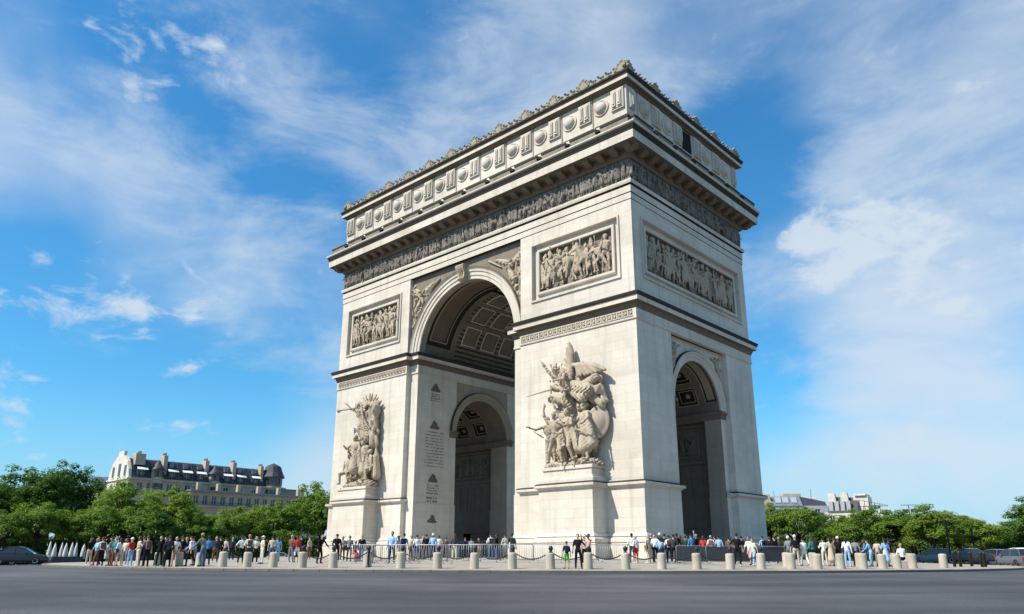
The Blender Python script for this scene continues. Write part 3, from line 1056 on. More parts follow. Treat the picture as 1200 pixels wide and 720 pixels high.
for side in range(4):
    hl = along((side,))[0][0]
    k = int(round((hl + .9) * 2 / 1.53))
    place4('modillion', mod, main, [(-(hl + .55) + 2 * (hl + .55) * i / (k - 1)) for i in range(k)], 36.70, side)
# parapet blocks over the cornice with spouts between
mb = MB()
mb.bevbox(-1.52, 1.52, -.55, .35, 0, .80, .04, 0)
mb.box(-1.56, 1.56, -.60, .35, .66, .84, 1)
blk = mb.mesh('parapet_block', [stone('weathered_block', (.25, .22, .175), (.07, .06, .05), .6, .8, blocks=False, nscale=3), LEDGE])
v, q = sdf_mesh([ell((0, -.30, .30), (.28, .34, .32)), ell((0, -.6, .2), (.15, .22, .15)), ell((.2, -.1, .42), (.08, .06, .09)), ell((-.2, -.1, .42), (.08, .06, .09)), cap((0, .3, .2), (0, -.1, .22), .26)], .06, .05)
lion = np_mesh('lion_spout', v, q, [LEDGE])
for side in range(4):
    hl = along((side,))[0][0] + 1.35
    k = int(round(hl * 2 / 3.47))
    p = 2 * hl / k
    place4('parapet_block', blk, main, [-hl + p * (i + .5) for i in range(k)], 38.88, side, 1.0)
    place4('lion_spout', lion, main, [-hl + p * i for i in range(1, k)], 38.92, side, 1.15)
# attic
mb = MB()
mb.ring(rect, [(.02, 40.90), (.0, 40.95), (.0, 44.10), (.10, 44.12)], mats=[0, 0, 0])
attic = mb.build('attic', [ST], arch)
mb = MB()
mb.lathe([(1.08, 0), (1.08, .10), (1.0, .14), (.93, .14), (.90, .07), (.80, .07), (.78, .16), (.66, .34), (.40, .48), (.12, .54), (.02, .55)], 28)
mb.v = [(x, -z, y) for x, y, z in mb.v]
mb.v = [(x * .80, y * .95, z * .80) for x, y, z in mb.v]
shd = mb.mesh('shield', [ST2], True)
mb = MB()
mb.bevbox(-.72, .72, -.20, .05, -1.0, 1.20, .03)
mb.box(-.58, .58, -.26, -.195, -.85, 1.08)
for x in (-.30, .30):
    mb.box(x - .20, x + .20, -.38, -.255, -.7, .86)
    mb.box(x - .09, x + .09, -.46, -.375, -.5, .7)
swd = mb.mesh('sword_pilaster', [ST2])
mb = MB()
mb.bevbox(-.4, .4, -.20, .05, -1.0, 1.20, .03)
mb.box(-.3, .3, -.26, -.195, -.85, 1.08)
mb.box(-.17, .17, -.38, -.255, -.7, .86)
swh = mb.mesh('sword_pilaster', [ST2])
for side in range(4):
    hl = W if side % 2 == 0 else D
    pit = 3.82 if side % 2 == 0 else 4.0
    nsw = 12 if side % 2 == 0 else 6
    sw = [pit * (i - (nsw - 1) / 2) for i in range(nsw)]
    cuts = [-hl] + [x + .90 for x in sw[:-1]] + [hl]
    for a, b in zip(cuts, cuts[1:]):                 # slabs with open joints between them
        mb = MB().bevbox(a + (.07 if a > -hl else .0), b - (.07 if b < hl else -.13), -.14, .03, 40.97, 44.09, .02)
        if side % 2 and a < 0 < b:                   # the slab is pierced by the attic window
            mb = MB()
            mb.bevbox(a + .07, -1.08, -.14, .03, 40.97, 44.09, .02)
            mb.bevbox(1.08, b - .07, -.14, .03, 40.97, 44.09, .02)
            mb.box(-1.08, 1.08, -.14, .03, 40.97, 41.62)
        me = mb.mesh('attic_slab', ST)
        place4('attic_slab', me, attic, [0], 0, side)
    if side % 2 == 0:
        place4('shield', shd, attic, [3.82 * i for i in range(-5, 6)], 42.70, side, .13)
        place4('sword_pilaster', swd, attic, sw, 42.72, side, .13)
    else:
        place4('shield', shd, attic, [-8.0, -4.0, 4.0, 8.0], 42.70, side, .13)
        place4('sword_pilaster', swd, attic, [-6, -2, 2, 6], 42.72, side, .13)
        place4('sword_pilaster', swh, attic, [-10.2, 10.2], 42.72, side, .13)
        mb = MB()
        mb.box(-1.05, 1.05, -.03, .02, -1.1, 1.25, 1)
        for x in (-1.12, 1.05):
            mb.box(x, x + .07, -.12, .02, -1.2, 1.3, 0)
        wd = mb.mesh('attic_window', [ST2, plain('attic_opening', (.008, .008, .009), .9)])
        place4('attic_window', wd, attic, [0], 42.75, side)
mb = MB()
mb.ring(rect, [(-.4, 44.06), (.24, 44.10), (.24, 44.22), (.34, 44.30), (.64, 44.34), (.70, 44.36), (.70, 44.66), (.72, 44.70), (.76, 44.86), (.86, 45.00), (.88, 45.14), (.80, 45.20), (-.9, 45.26), (-.9, 45.0)],
        mats=[1, 1, 1, 1, 1, 0, 0, 2, 2, 2, 2, 2, 2])
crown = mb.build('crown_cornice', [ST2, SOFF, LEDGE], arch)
mb = MB().box(-W + .85, W - .85, -D + .85, D - .85, 44.6, 45.1)
mb.build('roof_terrace', LEDGE, arch)


def palmette(h, w, n):
    pr = [cap((-w * .5, 0, .08), (w * .5, 0, .08), .12), ell((0, 0, h * .35), (w * .22, .16, h * .3))]
    for i in range(n):
        a = R(-78 + 156 * i / (n - 1))
        ln = h * (.92 - .28 * abs(math.sin(a)))
        tip = (math.sin(a) * w * .55, 0, h * .30 + math.cos(a) * ln * .62)
        pr.append(cap((math.sin(a) * .1, 0, h * .25), tip, .07 * w + .03, .12 * w))
        pr.append(ell((tip[0], -.08, tip[2]), (.13 * w, .13, .13 * w)))
    return np_mesh('palmette', *sdf_mesh(pr, .055, .04), [CREST])


CREST = stone('weathered_crest', (.30, .265, .205), (.09, .08, .065), .6, .5, blocks=False, nscale=4)
pbig, psml = palmette(1.45, 1.2, 7), palmette(1.0, .8, 5)
for side in range(4):
    hl = along((side,))[0][0]
    pit = 3.82 if side % 2 == 0 else 4.0
    k = 12 if side % 2 == 0 else 6
    bigs = [pit * (i - (k - 1) / 2) for i in range(k)]
    bigs[0], bigs[-1] = -hl + .1, hl - .1
    place4('palmette', pbig, crown, bigs, 45.14, side, .30, 1.12)
    sm = []
    for a, b in zip(bigs, bigs[1:]):
        sm += [a + (b - a) * (j + 1) / 5 for j in range(4)]
    place4('palmette', psml, crown, sm, 45.14, side, .30, 1.12)

# ------------------------------------------------------------------ carved figures
POSES = [
    dict(),
    dict(aL=((.5, -.3, -.8), (-.5, -.8, .3)), lL=((.1, -.35, -1), (.05, .15, -1)), lR=((-.1, .3, -1), (-.05, .45, -1))),
    dict(aR=((-.7, -.2, .6), (-.2, -.2, 1)), lL=((.25, -.2, -1), (.1, .2, -1)), lR=((-.3, .2, -1), (-.15, .4, -1)), lean=(.15, -.05, 1)),
    dict(aL=((.9, -.2, .1), (.8, -.3, .5)), aR=((-.6, -.4, -.7), (-.2, -.9, .2)), lean=(-.15, -.1, 1), lL=((.4, -.2, -1), (.2, .2, -1))),
    dict(lean=(.35, -.3, .9), aL=((.6, -.5, -.4), (.4, -.6, -.6)), aR=((-.5, -.4, .3), (-.3, -.5, .6)), lL=((.55, -.4, -.7), (0, .2, -1)), lR=((-.5, .2, -.9), (-.4, .3, -1))),
    dict(aL=((.35, -.3, -.9), (-.7, -.6, .2)), aR=((-.35, -.3, -.9), (.7, -.6, .1)), dress=True),
    dict(aR=((-.9, -.1, .35), (-.7, -.2, .8)), aL=((.4, -.2, -.8), (.5, -.6, .1)), dress=True, lean=(.1, 0, 1)),
    dict(lean=(-.3, -.2, .95), aL=((.3, -.6, .2), (-.6, -.5, .5)), aR=((-.6, -.3, -.7), (-.3, -.6, -.6)), lL=((.3, -.9, -.4), (.1, .3, -1)), lR=((-.2, .2, -1), (-.1, .8, -.5))),
]


def stone_human(pose, helmet=False, cloak=False, **kw):
    p = dict(bulk=1.12); p.update(pose); p.update(kw)
    pr, f0 = human(**p)
    if helmet:
        h = [x for x in pr if x[0] == 'ell' and x[4] == HAIR][0]
        c = np.array(h[1])
        pr += [ell(c + (0, .01, .02), (.11, .14, .1)), cap(c + (0, -.05, .13), c + (0, .16, .02), .035, .05)]
    if cloak:
        pr += [cap((0.02, .10, 1.40), (.10, .16, .55), .16, .22), cap((.15, .05, 1.42), (.30, .10, .5), .09, .13)]
    return pr, f0


def xf(v, M):
    return v @ np.array(M.to_3x3()).T + np.array(M.translation)


def horse():
    return [ell((0, 0, 1.2), (.62, .24, .32)), cap((-.5, 0, 1.3), (-.85, -.03, 1.75), .2, .13), cap((-.82, 0, 1.78), (-1.1, -.04, 1.55), .12, .07),
            cap((-.5, -.08, 1.1), (-.75, -.1, .75), .12, .08), cap((-.75, -.1, .75), (-.6, -.1, .35), .07, .06), cap((-.42, .08, 1.1), (-.45, .1, .1), .12, .06),
            cap((.5, -.08, 1.15), (.6, -.1, .65), .17, .09), cap((.6, -.1, .65), (.68, -.1, .05), .08, .06), cap((.5, .08, 1.15), (.4, .1, .1), .15, .06),
            cap((.62, 0, 1.35), (.85, 0, .8), .09, .05), ell((0, -.05, 1.95), (.15, .13, .3)), ell((0, -.05, 2.3), (.09, .1, .12)), cap((0, -.2, 1.5), (-.1, -.26, 1.0), .1, .08)]


fig_src = []
for i, ps in enumerate(POSES):
    pr, f0 = stone_human(ps, helmet=i % 2 == 1, cloak=i % 3 != 1)
    v, q = sdf_mesh(pr, .036, .05, .012, 22)
    v[:, 2] -= f0
    fig_src.append((v, q))
v, q = sdf_mesh(horse(), .05, .08, .01, 16)
fig_src.append((v, q))
fig_mesh = [np_mesh('relief_figure', v, q, [CARV]) for v, q in fig_src]
low_src = []
for i, ps in enumerate(POSES):
    pr, f0 = stone_human(ps, cloak=True)
    v, q = sdf_mesh([p for p in pr if not (p[0] == 'cap' and max(p[3], p[4]) < .025)], .075, .07)
    v[:, 2] -= f0
    low_src.append((v, q))
low_src.append(sdf_mesh(horse(), .11, .1))


def nested(mb, rect_, prof, mats, back, place):
    a, b, c, d = rect_
    L = []
    for ins, dep in prof:
        L.append([place(a + ins, dep, c + ins), place(b - ins, dep, c + ins), place(b - ins, dep, d - ins), place(a + ins, dep, d - ins)])
    for j in range(len(L) - 1):
        mb.add(L[j] + L[j + 1], [(i, (i + 1) % 4, 4 + (i + 1) % 4, 4 + i) for i in range(4)], mats[j])
    mb.add(L[-1], [(0, 1, 2, 3)], back)


def relief_panel(rect_, M, seed, label=None):
    """framed panel on a face; local x along the face, -y outwards; M places it"""
    rnd = random.Random(seed)
    o = empty('relief_panel', (0, 0, 0), 0, arch)
    o.matrix_local = M
    mb = MB()
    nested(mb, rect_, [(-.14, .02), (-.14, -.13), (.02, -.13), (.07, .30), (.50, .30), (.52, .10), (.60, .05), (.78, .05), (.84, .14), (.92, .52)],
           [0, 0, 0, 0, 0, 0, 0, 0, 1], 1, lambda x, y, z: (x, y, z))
    mb.build('panel_frame', [ST2, FIELD], o)
    a, b, c, d = rect_
    a, b, c, d = a + 1.0, b - 1.0, c + .98, d - .98
    H = d - c
    for row in range(2):
        x = a + .35
        while x < b - .35:
            k = rnd.choice([0, 1, 1, 2, 3, 3, 4, 6, 7, 2, 8 if row == 0 and a + 1.6 < x < b - 1.6 else 4])
            if row == 1:
                s = H * rnd.uniform(.46, .52); z0 = c + .02 + H * rnd.uniform(-.02, .05); dep = .22
            else:
                s = H * rnd.uniform(.50, .545); z0 = c + H * rnd.uniform(0, .10); dep = .38
            if k == 8:
                s *= .82
            fx = rnd.choice((-1, 1))
            if z0 + s * 1.83 > d:
                z0 = d - s * 1.83
            inst('relief_figure', fig_mesh[k], o, (x, dep, max(z0, c)), (0, 0, rnd.uniform(-.6, .6)), (s * fx, s * .62, s))
            x += s * (rnd.uniform(.42, .62) if k != 8 else 1.0)
    return o


fronts = {1: Matrix.Translation((0, -D, 0)), -1: Matrix.Translation((0, -D, 0))}
for sx in (1, -1):
    r_ = (min(sx * PR[0], sx * PR[1]), max(sx * PR[0], sx * PR[1]), PR[2], PR[3])
    relief_panel(r_, Matrix.Translation((0, -D, 0)), 11 + sx)
relief_panel(SPN, Matrix.Translation((W, 0, 0)) @ Matrix.Rotation(math.pi / 2, 4, 'Z'), 31)
mb = MB()
mb.add([(-W, SPN[0], SPN[2]), (-W, SPN[1], SPN[2]), (-W, SPN[1], SPN[3]), (-W, SPN[0], SPN[3])], [(0, 1, 2, 3)])
mb.build('blank_panel', CARV, arch)

# frieze: a crowd of small figures too fine to tell apart
for side in range(2):
    hl, hd, rz = along((side,))[0]
    rnd = random.Random(90 + side)
    VV, QQ, nn = [], [], 0
    for lay in range(2):
        x = -hl + .25
        while x < hl - .1:
            k = rnd.choice([0, 1, 2, 3, 4, 5, 6, 7, 0, 2, 3, 8])
            v, q = low_src[k]
            s = 1.02 * rnd.uniform(.9, 1.06) * (.8 if k == 8 else 1)
            M = Matrix.Translation((x, -hd - (.02 if lay else .12), 34.31)) @ Matrix.Rotation(rnd.uniform(-.8, .8), 4, 'Z') @ Matrix.Diagonal((s * rnd.choice((-1, 1)), s * .75, s * 1.04, 1))
            w_ = xf(v, M)
            VV.append(w_); QQ.append(q + nn); nn += len(v)
            x += s * rnd.uniform(.36, .62) * (1.8 if k == 8 else 1)
    V = np.concatenate(VV); Q = np.concatenate(QQ)
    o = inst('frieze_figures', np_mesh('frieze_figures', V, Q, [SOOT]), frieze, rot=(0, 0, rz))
    o['kind'] = 'stuff'


def wing(root, tip, width, n=8, side=1, droop=.5):
    """a feathered wing: an arm bone with a fan of overlapping feathers"""
    root, tip = np.array(root, float), np.array(tip, float)
    ax = nrm(tip - root)
    ln = np.linalg.norm(tip - root)
    out = nrm(np.cross(ax, (0, 1, 0))) * side
    pr = [cap(root, root + ax * ln * .75, .22, .14)]
    for i in range(n):
        t = i / (n - 1)
        b = root + ax * ln * (.15 + .6 * t)
        e = b + (ax * (.25 + .75 * t) + out * (1 - t * .75)) * width * (.75 + .35 * t)
        e[1] -= .12 * (i % 2)
        pr.append(cap(b, e, .22, .15))
        pr.append(cap(b + (0, .1, 0), e * .75 + b * .25 + (0, .1, 0), .30, .22))
    return pr


def carve(name, prims, parent, s=1.0, M=None, res=.055, fold=.016, fs=12., cut=.12, mat=None, k=.06):
    if M is not None:
        out = []
        R3 = np.array(M.to_3x3()); sc_ = abs(np.linalg.det(R3)) ** (1 / 3)
        Rn = R3 / sc_; T = np.array(M.translation)
        for p in prims:
            if p[0] == 'cap':
                out.append(('cap', tuple(R3 @ np.array(p[1]) + T), tuple(R3 @ np.array(p[2]) + T), p[3] * sc_, p[4] * sc_, 0))
            else:
                r0 = np.eye(3) if p[3] is None else np.array(p[3])
                q = list(p); q[1] = tuple(R3 @ np.array(p[1]) + T); q[2] = tuple(np.array(p[2]) * sc_); q[3] = Rn @ r0
                if p[0] == 'box':
                    q[5] = p[5] * sc_
                out.append(tuple(q))
        prims = out
    prims = [p if not (p[0] == 'cap' and max(p[3], p[4]) < res * .45) else ('cap', p[1], p[2], max(p[3], res * .5), max(p[4], res * .45), 0) for p in prims]
    v, q = sdf_mesh(prims, res, k, fold, fs, cut)
    return inst(name, np_mesh(name, v, q, [mat or CARV]), parent)


def TM(x, y, z, s, rz=0, ry=0, rx=0):
    return Matrix.Translation((x, y, z)) @ Matrix.Rotation(rz, 4, 'Z') @ Matrix.Rotation(ry, 4, 'Y') @ Matrix.Rotation(rx, 4, 'X') @ Matrix.Scale(s, 4)


def group_warriors(cx):
    g = empty('sculpture_group', (cx, -D, 9.0), 0, arch)
    g['label'] = 'carved group of warriors under a winged figure with spread wings'
    # rock base and the mass that ties the group to the wall
    carve('carved_rock', [ell((0, -.7, .1), (2.9, .9, .35)), ell((-1.6, -.9, .25), (1.0, .7, .3)), ell((1.6, -.8, .3), (1.1, .8, .35)), ell((-.1, -.2, 2.2), (2.5, .45, 2.4)),
                          ell((.2, -.2, 5.2), (2.2, .5, 1.6)), ell((.3, -.1, 7.6), (1.7, .4, 1.6))], g, fold=.05, res=.1)
    def man(pose, x, y, z, s, rz=0, ry=0, extra=(), **kw):
        pr, f0 = stone_human(pose, **kw)
        return carve('carved_figure', pr + list(extra), g, M=TM(x, y, z - f0 * s, s, rz, ry))
    man(dict(aR=((-.5, -.2, .9), (.1, -.1, 1)), aL=((.6, -.5, -.6), (-.3, -.9, .2)), lL=((.2, -.5, -1), (.1, .3, -1)), lR=((-.4, .2, -1), (-.3, .5, -.9)), lean=(-.1, -.12, 1)),
        -1.35, -1.35, .35, 2.62, .35, 0, [ell((.06, .12, .85), (.14, .1, .3))])
    man(dict(aR=((-.6, -.4, .8), (-.1, -.3, 1)), aL=((.5, -.4, -.7), (.2, -.9, -.2)), lL=((.35, -.35, -1), (.2, .3, -1)), lR=((-.35, .1, -1), (-.2, .4, -1)), hair='long'),
        .0, -1.5, .3, 2.68, -.25, 0, [cap((0, .12, 1.4), (.35, .2, .5), .15, .2)])
    man(dict(aL=((.7, -.3, -.5), (.3, -.7, -.6)), aR=((-.5, -.5, -.5), (-.2, -.9, -.1)), dress=True), 1.7, -1.25, .35, 2.75, -.5, 0, [], helmet=True, cloak=True)
    man(dict(aR=((-.8, -.4, -.4), (-.8, -.4, .2)), aL=((.3, -.3, -.9), (.1, -.8, .1)), lean=(-.2, -.15, 1)), -2.55, -.65, .3, 2.4, .7, 0, [], cloak=True)
    man(dict(aL=((.4, -.2, .9), (-.2, -.1, 1))), .85, -.75, .6, 2.65, .1, 0, [], helmet=True)
    man(dict(lean=(.2, -.3, 1), aL=((.3, -.6, -.3), (-.2, -.9, .1)), lL=((.5, -.8, -.5), (.1, .2, -1)), lR=((-.2, .3, -1), (-.1, .9, -.4))), -.65, -1.1, .25, 2.35, -.5, 0, [], hair='long')
    man(dict(aR=((-.5, -.2, .9), (-.3, -.2, 1))), -1.0, -.5, 1.0, 2.55, .3, 0, [], helmet=True)
    # round shield and sword at the right
    mb = MB()
    mb.lathe([(1.15, 0), (1.15, .10), (1.05, .16), (.95, .13), (.7, .26), (.3, .36), (.02, .40)], 24)
    mb.v = [(x, -z, y) for x, y, z in mb.v]
    mb.build('carved_shield', CARV, g, True, loc=(2.75, -.75, 3.55), rot=(0, .2, .5), sca=(.85, 1, 1.25))
    carve('carved_sword', [cap((1.3, -2.0, 3.0), (3.1, -1.7, 2.2), .08, .05), cap((1.35, -2.0, 3.2), (1.2, -2.0, 2.8), .07)], g, res=.05, fold=0)
    carve('carved_dagger', [cap((-2.9, -1.3, 2.75), (-3.7, -1.7, 3.35), .08, .05)], g, res=.05, fold=0)
    # the winged figure
    pr, f0 = stone_human(dict(lean=(-.45, -.35, .8), aR=((-.75, -.3, .65), (-.5, -.2, .8)), aL=((.2, -.6, -.5), (-.9, -.3, -.1)), lL=((.85, -.35, -.35), (.9, .1, -.45)), lR=((.1, -.6, -.75), (.5, .3, -.8)),
                              head=(-.5, -.4, .8), hair='long'))
    pr += [cap((.1, .05, 1.0), (.8, -.05, .75), .16, .20), cap((.5, .05, .9), (1.05, .0, 1.1), .15, .12), cap((-.2, .05, 1.0), (.6, -.1, .5), .1, .16)]
    carve('carved_figure', pr, g, M=TM(.05, -1.15, 4.3, 2.75), fold=.05)
    carve('carved_wing', wing((-.1, -.75, 7.7), (.0, -.7, 10.7), 1.0, 7, 1), g, fold=0, res=.08)
    carve('carved_wing', wing((.3, -.8, 8.9), (3.1, -.75, 8.4), 1.25, 8, -1), g, fold=0, res=.08)
    carve('carved_drapery', [cap((.2, -.9, 6.9), (3.0, -.9, 6.3), .3, .45), cap((1.2, -.8, 6.4), (3.2, -.7, 5.2), .35, .4), cap((3.0, -.7, 7.2), (3.3, -.7, 5.0), .25, .2),
                             cap((-2.0, -.9, 7.2), (.2, -1.0, 6.6), .25, .35), cap((-2.3, -.9, 6.2), (-.2, -1.0, 5.6), .2, .4)], g, fold=.10, fs=5)
    carve('carved_sword', [cap((-1.7, -1.5, 6.9), (-4.2, -1.9, 6.55), .09, .05), cap((-1.8, -1.5, 7.2), (-1.75, -1.5, 6.55), .08)], g, res=.05, fold=0)
    carve('carved_laurel', [ell((-2.0 + .28 * i, -.8 + .1 * (i % 2), 8.3 + .25 * math.sin(i * 2.1)), (.26, .22, .3)) for i in range(8)] +
          [cap((-2.2 + .25 * i, -.9, 8.3), (-2.4 + .3 * i, -1.0, 9.0 + .3 * (i % 2)), .08, .05) for i in range(6)], g, fold=.04, fs=9)
    return g


def group_triumph(cx):
    g = empty('sculpture_group', (cx, -D, 9.0), 0, arch)
    g['label'] = 'carved group of standing figures below a trumpet blower and palm leaves'
    carve('carved_rock', [ell((0, -.7, .2), (2.8, .9, .5)), ell((.9, -.8, .4), (1.4, .8, .5)), ell((.2, -.2, 2.5), (2.4, .45, 2.5)), ell((.4, -.15, 6.5), (1.7, .45, 2.8))], g, fold=.05, res=.1)
    def man(pose, x, y, z, s, rz=0, ry=0, extra=(), **kw):
        pr, f0 = stone_human(pose, **kw)
        return carve('carved_figure', pr + list(extra), g, M=TM(x, y, z - f0 * s, s, rz, ry))
    man(dict(aR=((-.5, -.5, -.6), (.5, -.8, .2)), aL=((.5, -.2, -.8), (.2, -.6, -.6)), dress=True), -.35, -1.45, .9, 2.75, .1, 0, [], cloak=True, hair='long')
    man(dict(aR=((-.9, -.2, .5), (-.8, -.2, .6)), lean=(-.1, -.1, 1), dress=True), 1.15, -1.2, .6, 2.55, -.4, 0, [], cloak=True, hair='long')
    man(dict(lL=((.3, -.95, -.2), (.1, .1, -1)), lR=((-.2, -.95, -.25), (0, .1, -1)), lean=(.1, -.1, 1), aL=((.3, -.6, -.7), (.2, -.9, -.1))), -2.25, -.85, .35, 2.45, .3, 0, [], helmet=True, cloak=True)
    man(dict(lL=((.3, -.9, -.3), (.1, .1, -1)), lR=((-.2, -.8, -.5), (0, .4, -1)), lean=(-.1, -.25, 1)), 2.4, -.9, .4, 2.35, -.5, 0, [], cloak=True)
    man(dict(aR=((-.4, -.3, -.8), (.6, -.6, .3)), dress=True), -1.35, -.7, 1.0, 2.6, .2, 0, [], helmet=True)
    # trumpeter
    pr, f0 = stone_human(dict(lean=(-.2, -.25, .95), aR=((-.8, -.3, .4), (-.5, -.4, .6)), aL=((.5, -.3, -.7), (.6, -.3, -.5)), lL=((.45, -.2, -.9), (.4, .3, -.9)), lR=((.1, -.4, -.95), (.3, .3, -.9)), head=(-.5, -.2, .9)))
    pr += [cap((0, .05, 1.1), (.35, .05, .2), .2, .28), cap((.2, .05, 1.2), (.6, .1, .6), .12, .2)]
    carve('carved_figure', pr, g, M=TM(.1, -1.0, 5.0, 2.6), fold=.05)
    mb = MB()
    mb.tube([(-.55, -1.55, 8.95), (-2.9, -1.8, 9.0), (-3.35, -1.85, 9.0), (-3.5, -1.86, 9.0)], [.07, .11, .2, .3], 10)
    mb.build('carved_trumpet', CARV, g, True)
    for i in range(9):
        a = R(-70 + 17.5 * i)
        if i == 0:
            fr = []
        for j in range(3):
            b = np.array((.6, -.55, 8.9)); e = b + np.array((math.sin(a) * 2.0, -.1 * (i % 2), math.cos(a) * 1.55))
            m_ = b + (e - b) * (.35 + .2 * j)
            fr.append(cap(m_, m_ + (e - b) * .35, .17 - .02 * j, .09))
    carve('carved_palm', fr, g, fold=.02, res=.07)
    carve('carved_trophy', [cap((1.9, -.7, 4.6), (2.0, -.8, 8.9), .38, .55), cap((1.5, -.8, 6.4), (1.6, -.9, 8.6), .25, .3), cap((2.5, -.6, 1.5), (2.45, -.6, 6.0), .16, .2)], g, fold=.10, fs=5)
    carve('carved_sword', [cap((.7, -1.7, 9.2), (1.5, -1.75, 6.2), .09, .06)], g, res=.05, fold=0)
    return g


group_warriors(15.3)
group_triumph(-15.0)

# flying figures in the spandrels
for sx in (1, -1):
    g = empty('spandrel_relief', (sx * 6.75, -D + .38, 29.5), 0, arch)
    g.scale = (.80, 1, .80)
    pr, f0 = stone_human(dict(lean=(sx * .35, -.1, .8), aR=((-.9, -.3, .35), (-.9, -.2, .2)), aL=((.9, -.3, .3), (.9, -.2, .35)), lL=((-sx * .2 + .3, -.2, -.9), (sx * .45, .1, -.9)),
                              lR=((sx * .35, -.2, -.9), (sx * .6, .1, -.8)), hair='long', head=(-sx * .4, -.2, .9)))
    pr += [cap((0, .03, 1.0), (sx * .5, .03, .1), .16, .24)]
    carve('flying_figure', pr, g, M=TM(sx * .1, -.05, -1.55, 1.75), res=.055, fold=.03, fs=9, cut=.2)
    carve('carved_wing', wing((sx * .4, .08, 1.2), (sx * 2.0, .1, 2.2), .9, 7, -sx), g, res=.06, fold=0, cut=.2)
    carve('carved_wing', wing((-sx * .1, .1, 1.3), (-sx * 2.4, .12, 2.2), .55, 6, sx), g, res=.06, fold=0, cut=.2)
    carve('carved_drapery', [cap((sx * .4, .1, -1.0), (sx * 1.7, .1, -3.6), .35, .22), cap((sx * 1.3, .1, .4), (sx * 2.0, .1, -2.2), .28, .2), cap((sx * 1.8, .12, 2.6), (sx * 1.9, .12, -.4), .22, .2)],
          g, res=.06, fold=.10, fs=6, cut=.2)
    carve('carved_trumpet', [cap((-sx * 1.4, -.1, .9), (-sx * 3.6, -.05, 2.3), .07, .16)], g, res=.05, fold=0, cut=.2)
for sx in (1, -1):                                   # side spandrel on the right flank
    g = empty('side_spandrel_relief', (W - E_ + .03, sx * 4.0, 19.4), math.pi / 2, arch)
    carve('carved_figure', [cap((0, 0, .4), (sx * .3, 0, -.6), .3, .25), ell((-sx * .15, -.05, .95), (.2, .2, .24)), cap((0, -.05, .6), (-sx * 1.0, -.05, 1.0), .13, .1), cap((sx * .2, 0, -.4), (sx * .55, 0, -1.8), .26, .16),
                            cap((sx * .2, 0, .6), (sx * .8, 0, 1.3), .2, .1), cap((sx * .1, 0, .2), (sx * .9, 0, .1), .2, .15)], g, res=.07, fold=.05, cut=.1)

# wreath trophies and engraved names on the jamb of the great opening
rnd = random.Random(5)


def lettering(rows_, place, parent, name='engraved_names'):
    mb = MB()
    for (x0, x1, z0, z1, h, gap) in rows_:
        z = z1
        while z > z0:
            x = x0 + rnd.uniform(0, .1)
            while x < x1:
                w_ = rnd.uniform(.05, .10)
                hh = h * rnd.uniform(.8, 1)
                b = len(mb.v)
                mb.box(x, min(x + w_, x1), -.006, .004, z - hh, z)
                x += w_ + (rnd.choice([.03, .03, .03, .16]))
            z -= gap
    mb.v = [place(*p) for p in mb.v]
    o = mb.build(name, INK, parent)
    o['kind'] = 'stuff'
    return o


jamb = empty('jamb_reliefs', (-WO, -7.55, 0), math.pi / 2, arch)
for z in (19.6, 15.35, 9.5, 5.2):
    tro = [cap((-.55, 0, 0), (.55, 0, 0), .14), ell((0, -.02, .35), (.32, .14, .34)), cap((-.5, 0, .05), (-.15, 0, .5), .12, .08), cap((.5, 0, .05), (.15, 0, .5), .12, .08), cap((0, 0, .5), (0, 0, .8), .1, .05)]
    carve('jamb_trophy', tro, jamb, M=TM(0, 0, z, 1.0), res=.05, fold=.03, fs=12, cut=.05, mat=SOFF)
lettering([(-.7, .7, 18.3, 19.2, .14, .24), (-1.3, 1.5, 10.9, 14.9, .12, .34), (-.9, .9, 8.1, 9.1, .16, .28), (-.9, .7, 6.2, 7.8, .24, .36), (-.4, .6, 3.6, 4.6, .1, .2)], lambda x, y, z: (x, y, z), jamb)
for sx in (1, -1):                                   # panels inside the side passages
    o = empty('passage_wall', (sx * 14.7, 5.0, 0), 0, arch)
    mb = MB()
    nested(mb, (-3.6, 3.6, 11.2, 13.9), [(-.1, .02), (-.1, -.12), (.12, -.12), (.2, .06), (.3, .06)], [0, 0, 0, 1], 1, lambda x, y, z: (x, y, z))
    mb.box(-4.6, 4.6, -.22, .02, 10.45, 10.75); mb.box(-4.6, 4.6, -.12, .02, 14.1, 14.4)
    mb.build('panel_frame', [GLOOM, DEEP], o)
    rnd2 = random.Random(3 + sx)
    x = -3.1
    while x < 3.2:
        s = rnd2.uniform(1.05, 1.25)
        f_ = inst('relief_figure', fig_mesh[rnd2.randrange(8)], o, (x, -.02, 11.35), (0, 0, rnd2.uniform(-.5, .5)), (s, s * .5, s))
        f_.material_slots[0].link = 'OBJECT'; f_.material_slots[0].material = GLOOM  # figures darkened with the passage shade too
        x += rnd2.uniform(.5, .8)
    mb = MB()
    for i in range(6):
        mb.box(-3.75 + 1.27 * i, -2.60 + 1.27 * i, -.05, .02, 4.8, 10.1)
    mb.box(-3.95, 3.95, -.14, .02, 4.35, 4.65)
    mb.build('name_slabs', [GLOOM], o)
    lettering([(-3.65 + 1.27 * i, -2.72 + 1.27 * i, 5.0, 9.9, .09, .2) for i in range(6)], lambda x, y, z: (x, y - .055, z), o)
    mb = MB()
    mb.box(-.62, .62, -.06, .05, 1.4, 4.5)
    mb.build('passage_door', plain('dark_door', (.03, .028, .026), .7), o)

# ------------------------------------------------------------------ bollards, chain posts and barriers
BOLL = stone('bollard_stone', (.43, .385, .31), (.24, .21, .17), .5, .5, blocks=False, nscale=4)
mb = MB()
mb.lathe([(.25, -.1), (.25, .02), (.245, .10), (.235, .70), (.232, .76), (.215, .80), (.17, .825), (.02, .835)], 20)
bol = mb.mesh('stone_bollard', BOLL, True)


